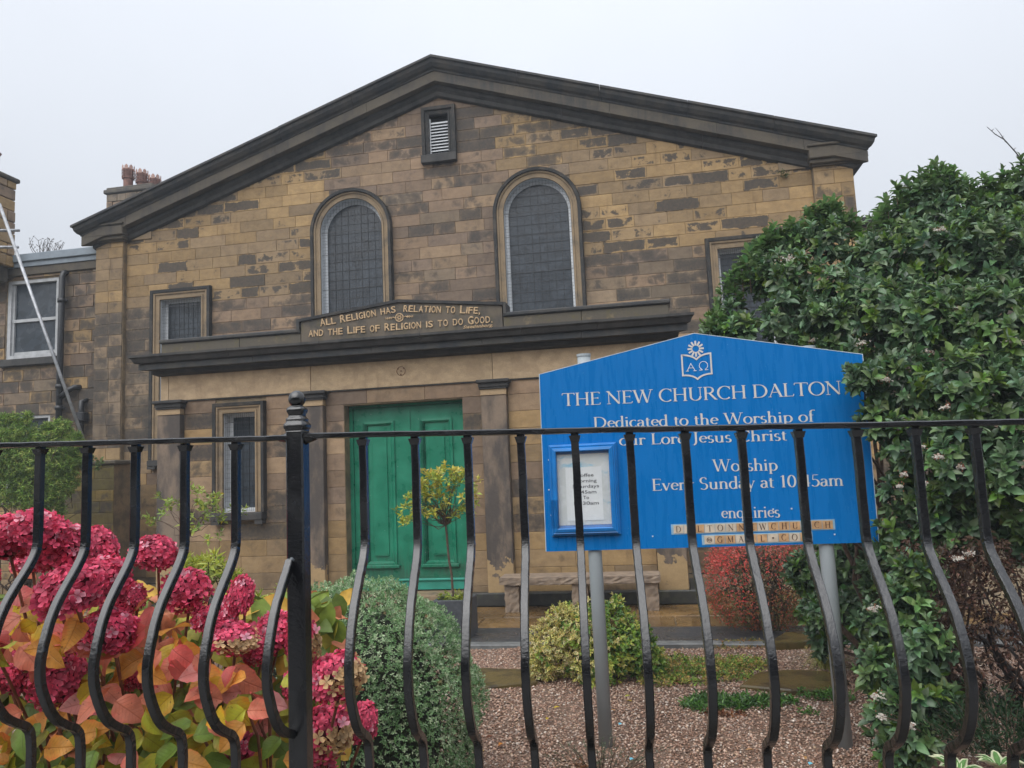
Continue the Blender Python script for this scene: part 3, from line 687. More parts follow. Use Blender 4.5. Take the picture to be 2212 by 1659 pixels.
def sash(d, mid, parent):
    x0, x1, z0, z1 = d['x0'], d['x1'], d['z0'], d['z1']; y = WY+.03
    s = G().box(x0, x0+.07, y, y+.12, z0, z1).box(x1-.05, x1, y, y+.12, z0, z1).box(x0+.07, x1-.05, y, y+.12, z1-.06, z1).box(x0+.07, x1-.05, y-.02, y+.12, z0, z0+.07).ob('window', WHITE_, parent)
    G().box(x0+.07, x1-.05, y+.03, y+.07, mid-.025, mid+.03).box(x0+.07, x0+.11, y+.035, y+.07, z0+.07, z1-.06).box(x0+.11, x1-.09, y+.05, y+.07, z0+.07, z0+.14).box(x1-.09, x1-.05, y+.035, y+.07, z0+.07, z1-.06).ob('sash', WHITE_, s)
    G().box(x0+.1, x1-.08, y+.072, y+.078, z0+.1, z1-.06).ob('pane', GLASS, s)
    G().box(x0+.1, x1-.08, y+.12, y+.125, mid-.5, z1-.06).ob('curtain', m_plain('dull_curtain', (.09, .085, .08), .9), s)
    G().box(x0-.08, x1+.08, WY-.08, WY+.06, z0-.13, z0-.003, .01).ob('sill', SOOT, s)
    return s
sash(SW, 4.60, wing); sash(LW, 2.35, wing)
def pipe(path, r, collars, parent, name='downpipe'):
    g = G().tube(path, r, 12)
    for p in collars: g.tube([(p[0], p[1], p[2]-.035), (p[0], p[1], p[2]+.035)], r*1.3, 12); g.tube([(p[0]-r*1.7, p[1]+.03, p[2]), (p[0]+r*1.7, p[1]+.03, p[2])], r*.35, 6)
    return g.ob(name, IRON, parent, smooth=True)
xp = -6.90
p1 = pipe([(xp, WY+.05, 5.42), (xp, WY-.06, 5.36), (xp, WY-.09, 5.28), (xp, WY-.09, 0)], .052, [(xp, WY-.09, 4.86), (xp, WY-.09, 3.35), (xp, WY-.09, 2.98)], wing)
obj('branch', *(lambda g: (g.V, g.F))(G().tube([(xp, WY-.09, 3.15), (xp+.17, WY-.09, 3.27), (xp+.27, WY-.07, 3.32), (xp+.33, WY+.05, 3.33)], .05, 10)), IRON, p1, smooth=True)
pipe([(xp+.46, WY+.04, 3.10), (xp+.42, WY-.07, 3.06), (xp+.42, WY-.07, 2.9), (xp+.40, WY-.08, 0)], .045, [(xp+.41, WY-.08, 2.78)], wing, 'soil_pipe')
G().box(xp+.33, xp+.52, WY-.15, WY-.0, 2.72, 2.88, .02).ob('hopper_head', IRON, wing)
# right wing, a strip of which shows between the shrub and the chapel
rw = thing('dark_wing', (8, .6, 0), 'low soot-dark stone building showing behind the shrub right of the chapel', 'building')
rwall = G().box(6.18, 14, .62, 8, 0, 5.02).ob('wall', MORTAR, rw)
emit(list(rows(.02, 5.02, .2, 6.2, 10, lambda a, b: [], .3, .6)), .60, lambda x, z: (.9, GRY, .1), rwall, 'dark_wall_stone', (8, .6, 0), 60, lambda x, z: 1 if (x < 6.8 and z > 3.5) else .01)
G().box(6.18, 14.05, .50, 8.1, 5.022, 5.14, .01).ob('coping', SOOT, rw)
# chimney behind the gable
ch = thing('chimney_stack', (-10.22, 6.3, 0), 'stone chimney stack with crowned terracotta pots behind the left gable slope', 'chimney')
def rubble(x0, x1, y0, y1, z0, z1, h, name, parent, off, field, front=True):
    g = G().box(x0+.03, x1-.03, y0+.03, y1-.03, z0, z1); c = g.ob('stack', MORTAR, parent)
    emit(list(rows(z0, z1, h, x0, x1, lambda a, b: [], .16, .42, jt=.012)), y0, field, parent, name, off, 300, None, .035)
    # the right-hand side of the stack
    it = []
    z = z0
    while z < z1-.02:
        y = y0; zt = min(z+h, z1)
        while y < y1-.02:
            L = min(random.uniform(.2, .4), y1-y); L = y1-y if y1-y-L < .1 else L; o = random.uniform(0, .03); q = G().box(x1-.035, x1+o, y+.006, y+L-.006, z+.006, zt-.006, .012)
            so_, pal, hd = field(x1, z); b = random.choice(pal); it.append((q.V, q.F, [(0, 0)]*len(q.V), (1, 1), (*b, max(0, min(1, so_+random.gauss(0, .15)))), 0)); y += L
        z = zt
    for i in it[:120]: link(name, stone_mesh(name, [i], off), parent)
rubble(-10.88, -9.55, 6, 6.6, 8.4, 9.42, .2, 'stack_stone', ch, (-10.22, 6.3, 0), lambda x, z: (.55, GRY+TAN, .2))
G().box(-10.95, -9.48, 5.93, 6.67, 9.42, 9.53, .02).box(-10.9, -9.53, 5.98, 6.62, 9.53, 9.60, .02).ob('cap_course', CORONA, ch)
for i, (x, zt) in enumerate(((-10.40, 10.22), (-10.06, 10.10), (-9.74, 9.95))):
    y = 6.2+.1*i; s = G().lathe((x, y, 9.55), [(.14, 0), (.12, .06), (.12, zt-9.55-.36), (.155, zt-9.55-.34), (.155, zt-9.55-.30), (.125, zt-9.55-.28), (.13, zt-9.55-.06)], 16).ob('chimney_pot', TERRA, ch, smooth=False)
    gg = G()
    for k in range(14): a = 2*math.pi*k/14; gg.tube([(x+.15*math.cos(a), y+.15*math.sin(a), zt-.36), (x+.158*math.cos(a), y+.158*math.sin(a), zt-.1)], .011, 4)
    for z in (zt-.3, zt-.22, zt-.14): gg.tube([(x+.158*math.cos(t), y+.158*math.sin(t), z) for t in np.linspace(0, 2*math.pi, 17)], .010, 4)
    gg.ob('louvre_ring', TERRA, s)
    gg = G()
    for k in range(8): a = 2*math.pi*k/8; b = a+.62; q = [(x+.158*math.cos(t), y+.158*math.sin(t)) for t in (a, (a+b)/2, b)]; gg.add([(*q[0], zt-.1), (*q[2], zt-.1), (*q[2], zt-.02), (*q[1], zt+.03), (*q[0], zt-.02)], [(0, 1, 2, 3, 4)])
    gg.ob('crown', m_plain('pale_terracotta%d' % i, (.45, .28, .23), .7) if i == 0 else bpy.data.materials['pale_terracotta0'], s)
# rock faced stack at the picture's left edge, with scaffolding
nb = thing('neighbour_chimney', (-8.6, -.3, 0), 'rough rock-faced stone chimney at the left edge behind scaffold tubes', 'chimney')
rubble(-9.4, -7.93, -.35, .05, 5.55, 7.12, .205, 'rock_faced_stone', nb, (-8.6, -.3, 0), lambda x, z: (.33, OCH+TAN, .3))
G().box(-9.45, -7.88, -.40, .1, 7.12, 7.2, .02).ob('cap_course', CORONA, nb)
G().lathe((-8.25, -.15, 7.2), [(.13, 0), (.11, .08), (.11, .4), (.14, .45)], 14).ob('chimney_pot', TERRA, nb)
G().box(-9.3, -8.0, -.25, .0, 5.28, 5.55).ob('corbel', CORONA, nb)
def pole(a, b, label, name='scaffold_pole', r=.0242, caps=()):
    a = np.array(a, float); b = np.array(b, float); o = G().tube([a, b], r, 12).ob(name, SCAF, None, org=a, smooth=True)
    return tag(o, label, 'scaffold pole', 'scaffold tubes by the left wing')
pole((-7.02, -1.2, 6.20), (-5.24, -1.2, 1.95), 'long scaffold tube leaning diagonally across the left wing')
pole((-7.20, -1.2, 3.2), (-7.16, -1.2, 6.22), 'upright scaffold tube at the far left edge')
pole((-7.45, -1.0, 5.86), (-6.83, -1.0, 5.80), 'upper of the two short level scaffold tubes at the far left')
pole((-7.45, -1.0, 5.58), (-6.84, -1.0, 5.52), 'lower of the two short level scaffold tubes at the far left')
pole((-7.5, -1.3, 3.30), (-6.92, -1.3, 3.72), 'cut scaffold tube end poking up below the sash window')
for z, l in ((6.10, 'uppermost scaffold clamp at the far left edge'), (5.84, 'middle scaffold clamp at the far left edge'), (5.56, 'lowest scaffold clamp at the far left edge')):
    o = G().box(-7.23, -7.12, -1.26, -1.12, z-.035, z+.035, .01).box(-7.20, -7.15, -1.29, -1.262, z-.06, z+.06, .005).tube([(-7.15, -1.24, z), (-7.05, -1.24, z)], .008, 6).ob('scaffold_clamp', IRON, None, org=(-7.17, -1.2, z)); tag(o, l, 'clamp', 'scaffold clamps')
# ================================================================== mossy garden wall on the left
gw = thing('garden_wall', (-6.5, -1, 0), 'low mossy yellow stone garden wall beside the chapel, left, under the climber', 'wall')
MOSSY = [(.26, .19, .045), (.22, .17, .05), (.30, .215, .06), (.17, .14, .04)]
g1 = G().box(-10.5, -5.95, -.98, -.65, 0, 1.36).box(-5.95, -5.02, -1.0, -.62, 0, 1.93).ob('wall_core', MORTAR, gw)
emit(list(rows(.02, 1.36, .115, -10.5, -5.96, lambda a, b: [], .22, .5, jt=.012)), -.985, lambda x, z: (.25, OCH, .1), g1, 'narrow_walling_stone', (-6.5, -1, 0), 260, lambda x, z: 1 if x > -7.2 else .01, .02)
emit(list(rows(.02, 1.93, .17, -5.94, -5.02, lambda a, b: [], .25, .46, jt=.006)), -1.005, lambda x, z: (.33+.3*math.sin(7*x)*math.sin(4*z), MOSSY, .15), g1, 'mossy_block', (-6.5, -1, 0), 200, None, .01)
G().box(-6.02, -4.98, -1.04, -.58, 1.935, 2.0, .015).box(-10.5, -6.03, -1.02, -.6, 1.365, 1.42, .015).ob('wall_coping', PARA, gw)

# ================================================================== ground
def m_gravel():
    b = MB('gravel_bed'); n = b.noise(90, 3); n2 = b.noise(3, 4); v = b.n('TexVoronoi', {'Scale': 95., 'Vector': b.pos()})
    c = b.mix(b.ramp(v.outputs[1], .1, .9) if False else b.ramp(n, .3, .7), (.10, .055, .035), (.26, .17, .12)); c = b.mix(b.ramp(n2, .35, .65, 0, .35), c, (.07, .05, .03))
    return b.fin(c, .8, b.bump(v.outputs[0], .8, .01))
def m_peb():
    b = MB('pebbles'); return b.fin(b.attr('Col'), .42, None)
def m_wetflag():
    b = MB('wet_flagstone'); n = b.noise(2.5, 5, .6); n2 = b.noise(18, 5, .7); oc = b.n('ObjectInfo').outputs['Random']
    c = b.mix(b.ramp(n, .35, .65), (.085, .05, .018), (.19, .115, .045)); c = b.mix(1., c, b.mix(oc, (.75, .75, .78), (1.25, 1.2, 1.1)), 'MULTIPLY'); c = b.mix(1., c, b.mix(n2, (.8, .8, .8), (1.2, 1.2, 1.2)), 'MULTIPLY')
    return b.fin(c, b.ramp(b.noise(3.5, 4), .4, .62, .06, .4), b.bump(n2, .25, .003))
def m_asphalt():
    b = MB('asphalt'); n = b.noise(240, 3); n0 = b.noise(2.5, 5); c = b.mix(b.ramp(n, .35, .7), (.028, .030, .033), (.075, .078, .082)); c = b.mix(b.ramp(n0, .4, .65, 0, .4), c, (.028, .03, .035))
    sp = b.ramp(b.noise(130, 0), .76, .79); return b.fin(b.mix(sp, c, (.30, .22, .15)), b.ramp(n0, .35, .65, .25, .6), b.bump(n, .5, .004))
FLAG = m_wetflag(); GRAV = m_gravel()
G().add([(-300, -300, -.03), (300, -300, -.03), (300, 300, -.03), (-300, 300, -.03)], [(0, 1, 2, 3)]).ob('ground', m_trim('earth_and_grass', (.05, .06, .025), (.06, .045, .03), .4, .6, .3), None, kind='structure')
n = 60; X = np.linspace(-7, 9, n); Y = np.linspace(-9.55, -4.37, 30); V = [(x, y, .01*math.sin(3*x+1)*math.sin(2.3*y)+.012*math.sin(7*x+y*4)*.5) for y in Y for x in X]
obj('gravel', V, [(j*n+i, j*n+i+1, (j+1)*n+i+1, (j+1)*n+i) for j in range(29) for i in range(n-1)], GRAV, None, kind='structure', smooth=True)
def gz(x, y): return .01*math.sin(3*x+1)*math.sin(2.3*y)+.006*math.sin(7*x+y*4)
G().add([(-7, -4.25, .004), (9, -4.25, .004), (9, -3.555, .006), (-7, -3.555, .006)], [(0, 1, 2, 3)]).ob('asphalt_path', m_asphalt(), None, kind='structure')
kb = G().box(-7, 9, -4.355, -4.26, -.1, .0).ob('kerb', MORTAR, None, kind='structure')
KS = m_trim('grey_kerb_stone', (.17, .175, .17), (.11, .115, .115), .4, .6, 6, rough=.5)
x = -1.4
while x < 6.5:
    L = random.uniform(.7, .95); z = .032+random.uniform(-.005, .005); G().box(x+.006, x+L-.006, -4.375, -4.255, -.1, z, .008).ob('kerb_stone', KS, kb); x += L
pv = G().box(-7, 9, -3.55, 0, -.08, -.012).ob('paving', MORTAR, None, kind='structure')
for (y0, y1, xs) in ((-3.55, -3.02, [-3, -2.1, -1.3, -.4, .35, 1.13, 1.62, 2.35, 3.15, 3.6, 4.5, 5.4, 6.4]), (-3.012, -2.385, [-3, -2.3, -1.2, -.3, .4, 1.32, 2.02, 2.75, 3.45, 4.3, 5.2, 6.2]), (-2.378, -1.5, [3.45, 4.2, 5.1, 6.0]), (-2.378, -1.5, [-5, -4.2, -3.5])):
    for a, b in zip(xs[:-1], xs[1:]):
        z = random.uniform(-.002, .006); sk = random.uniform(-.03, .03); g = G().box(a+.006, b-.006, y0+.004, y1-.004, -.05, z, .006); 
        g.V = [(vx+(sk*(vy-y0)/(y1-y0)), vy, vz) for vx, vy, vz in g.V] if False else g.V
        g.ob('flagstone', FLAG, pv)
G().box(3.36, 3.5, -2.37, -1.5, 0, .16, .01).ob('drain_kerb', PLINTH, pv)
# street side wall under the railing, and pavement
SW_ = thing('street_wall', (2.3, -9.75, 0), 'low stone street wall carrying the black railing', 'wall')
PAVE = m_plain('street_paving', (.13, .125, .12), .6, .2, 10)
G().add([(-8, -14, -.012), (14, -14, -.012), (14, -9.9, -.012), (-8, -9.9, -.012)], [(0, 1, 2, 3)]).ob('pavement', PAVE, None, kind='structure')
# pebbles
PT = np.array([(0, 0, .55), (1, 0, 0), (0, 1, 0), (-1, 0, 0), (0, -1, 0), (0, 0, -.5)]); PF = np.array([(0, 1, 2), (0, 2, 3), (0, 3, 4), (0, 4, 1), (5, 2, 1), (5, 3, 2), (5, 4, 3), (5, 1, 4)])
def tri_mesh(name, V, T, C, mat, smooth=True, UV=None):
    me = bpy.data.meshes.new(name); nv, ntr = len(V), len(T)
    me.vertices.add(nv); me.vertices.foreach_set('co', V.astype('f').ravel()); me.loops.add(ntr*3); me.loops.foreach_set('vertex_index', T.astype('i').ravel())
    me.polygons.add(ntr); me.polygons.foreach_set('loop_start', np.arange(0, ntr*3, 3, dtype='i')); me.update(calc_edges=True)
    me.polygons.foreach_set('use_smooth', np.full(ntr, smooth)); a = me.attributes.new('Col', 'FLOAT_COLOR', 'POINT')
    a.data.foreach_set('color', np.concatenate([C, np.ones((nv, 1))], 1).astype('f').ravel()); me.materials.append(mat); return me
def pebbles(N, x0, x1, y0, y1, s0, s1, name):
    P = np.stack([rng.uniform(x0, x1, N), rng.uniform(y0, y1, N)], 1); s = rng.uniform(s0, s1, N)*rng.uniform(.8, 1.25, N)
    z = .01*np.sin(3*P[:, 0]+1)*np.sin(2.3*P[:, 1])+.006*np.sin(7*P[:, 0]+P[:, 1]*4)+rng.uniform(.001, .008, N)
    a = rng.uniform(0, 6.28, N); asp = rng.uniform(.6, 1., N); ca, sa = np.cos(a), np.sin(a); tl = rng.normal(0, .25, (N, 2))
    T = PT[None]*s[:, None, None]; T = T*np.stack([np.ones(N), asp, rng.uniform(.7, 1.1, N)], 1)[:, None]; T = T*(1+rng.normal(0, .14, T.shape))
    x = T[..., 0]*ca[:, None]-T[..., 1]*sa[:, None]; y = T[..., 0]*sa[:, None]+T[..., 1]*ca[:, None]; zz = T[..., 2]+x*tl[:, :1]+y*tl[:, 1:]
    V = np.stack([x+P[:, :1], y+P[:, 1:], zz+z[:, None]], -1).reshape(-1, 3); F = (PF[None]+(np.arange(N)*6)[:, None, None]).reshape(-1, 3)
    pal = np.array([(.44, .27, .19), (.32, .19, .13), (.54, .39, .30), (.20, .11, .075), (.72, .62, .53), (.38, .29, .24), (.25, .13, .08), (.48, .33, .22)]); pr = [.2, .2, .15, .17, .05, .08, .1, .05]
    c = pal[rng.choice(8, N, p=pr)]*rng.uniform(.7, 1.15, (N, 1)); C = np.repeat(c, 6, 0)
    return link(name, tri_mesh(name, V, F, C, PEB), None, kind='stuff')
PEB = m_peb()
tag(pebbles(82000, .7, 5.6, -7.9, -4.38, .0062, .0115, 'gravel_pebbles'), 'loose brown and pink pebbles covering the garden', 'gravel')
pebbles(9000, -4, .7, -7.5, -4.38, .008, .013, 'gravel_pebbles').name = 'gravel_pebbles_shaded'
bpy.data.objects['gravel_pebbles_shaded'].name = 'gravel_scatter'; tag(bpy.data.objects['gravel_scatter'], 'loose pebbles lying behind the hydrangea', 'gravel')
tag(bpy.data.objects['gravel_pebbles'], kind='stuff')
# stepping slabs
SLAB = m_trim('mossy_wet_slab', (.115, .085, .03), (.05, .038, .02), .45, .62, 5, green=(.07, .07, .015), rough=.25)
def slab(pts, z, label):
    n = len(pts); c = np.mean(pts, 0); V = [(x, y, z) for x, y in c+(np.array(pts)-c)*.975]+[(x, y, z-.012) for x, y in pts]+[(x, y, -.04) for x, y in pts]
    F = [tuple(range(n))]+[(r*n+(i+1) % n, r*n+i, (r+1)*n+i, (r+1)*n+(i+1) % n) for r in (0, 1) for i in range(n)]
    tag(obj('stepping_slab', V, F, SLAB, None, org=(c[0], c[1], 0)), label, 'paving slab', 'flat slabs lying in the gravel')
slab([(1.3, -5.64), (1.70, -5.66), (2.06, -5.50), (2.02, -5.20), (1.6, -5.16), (1.25, -5.2)], .035, 'flat greenish slab in the gravel between the round bush and the variegated bush')
slab([(3.50, -5.60), (3.82, -5.70), (4.12, -5.67), (4.25, -5.45), (4.15, -5.24), (3.9, -5.20), (3.66, -5.28)], .04, 'brown mossy slab in the gravel left of the right sign post')
slab([(3.84, -4.52), (4.15, -4.45), (4.42, -4.22), (4.34, -4.02), (4.06, -4.12)], .07, 'tilted mossy slab edge in front of the red-leaved bush')

# ================================================================== granite bench
bn = thing('stone_bench', (2.14, -2.6, 0), 'low rough granite bench on three stone legs below the porch wall', 'bench')
def rough_box(g, x0, x1, y0, y1, z0, z1, nx, nz_, amp):
    nx, ny, nz = nx, 4, nz_; b = len(g.V); grid = {}
    for i in range(nx+1):
        for j in range(ny+1):
            for k in range(nz+1):
                if i in (0, nx) or j in (0, ny) or k in (0, nz): grid[(i, j, k)] = len(g.V)-b; p = [x0+(x1-x0)*i/nx, y0+(y1-y0)*j/ny, z0+(z1-z0)*k/nz]; g.V.append((0, 0, 0)); g.V[-1] = tuple(q+random.uniform(-amp, amp) for q in p)
    def quad(a, b_, c, d): g.F.append(tuple(grid[t]+b for t in (a, b_, c, d)))
    for i in range(nx):
        for k in range(nz):
            quad((i, 0, k), (i+1, 0, k), (i+1, 0, k+1), (i, 0, k+1)); quad((i, ny, k+1), (i+1, ny, k+1), (i+1, ny, k), (i, ny, k))
        for j in range(ny): quad((i, j, nz), (i+1, j, nz), (i+1, j+1, nz), (i, j+1, nz)); quad((i, j+1, 0), (i+1, j+1, 0), (i+1, j, 0), (i, j, 0))
    for j in range(ny):
        for k in range(nz): quad((0, j+1, k), (0, j, k), (0, j, k+1), (0, j+1, k+1)); quad((nx, j, k), (nx, j+1, k), (nx, j+1, k+1), (nx, j, k+1))
    return g
g = rough_box(G(), 1.25, 3.03, -2.78, -2.44, .305, .375, 34, 3, .006); g.box(1.255, 3.025, -2.77, -2.45, .372, .388, .004).ob('seat_slab', GRANITE, bn)
for a, b in ((1.30, 1.46), (2.06, 2.23), (2.84, 3.0)): rough_box(G(), a, b, -2.74, -2.5, 0, .305, 5, 8, .006).ob('leg', GRANITE, bn)

# ================================================================== planter with two plants
pl = thing('planter', (1.02, -3.86, 0), 'square dark slate planter with leafy growth beside the green door', 'planter')
g = G()
for a, b, c, d in ((.84, 1.20, -4.04, -4.00), (.84, 1.20, -3.72, -3.68), (.84, .88, -3.998, -3.722), (1.16, 1.20, -3.998, -3.722)): g.box(a, b, c, d, .0, .365, .004)
g.ob('box', SLATE, pl); G().box(.885, 1.155, -3.995, -3.725, .0, .33).ob('soil', SOIL, pl)
# ================================================================== notice sign
SO = np.array([2.348, -6.7306, 1.1065]); ST = .0303; SLN = .0103
sdx = np.array([math.cos(ST), math.sin(ST), 0]); sny = np.array([-math.sin(ST), math.cos(ST), 0])
def sp(s, t, d=0): return SO+sdx*(s+SLN*t)+np.array([0, 0, t])+sny*d        # d>0 behind the board face
def sw(V): return [sp(x, z, y) for x, y, z in V]
def sobj(name, g, mat, parent, **k): V, F = (g.V, g.F) if isinstance(g, G) else g; return obj(name, sw(V), F, mat, parent, **k)
sg = thing('church_sign', tuple(sp(.92, -1.1065)), 'blue gabled church noticeboard on two grey posts, reading THE NEW CHURCH DALTON', 'sign')
W_, H_, A_ = 1.8486, 1.0506, 1.2368
sobj('board', G().extr([(0, 0), (W_, 0), (W_, H_), (W_/2, A_), (0, H_)], 0, .012), BLUE, sg)
V, F = mould([(0, .001), (0, H_), (W_/2, A_), (W_, H_), (W_, .001)], [(.0005, -.013), (.0005, .001), (.004, .001), (.004, -.013)], 0); sobj('edge_trim', (V, F), EDGE, sg)
for s, zt in ((.265, 1.150), (1.575, 1.110)):
    x, y, z = sp(s, 0, .055); x2, y2, _ = sp(s, zt, .055)
    if s < 1: x, y = 2.630, -6.668; x2, y2 = x-.004, y
    else: x, y = 3.935, -6.628; x2, y2 = x-.012, y
    P = G().tube([(x, y, -.05), (x2, y2, 1.1065+zt)], .04, 20).ob('post', GREYP, sg, smooth=True)
    G().tube([(x2, y2, 1.1065+zt), (x2, y2, 1.1065+zt+.015)], .043, 20).ob('post_cap', GREYP, P)
    for zz in (.2, .8): sobj('bracket', G().box((.265 if s < 1 else 1.575)-.06, (.265 if s < 1 else 1.575)+.06, .013, .02, zz, zz+.04), GREYP, sg)

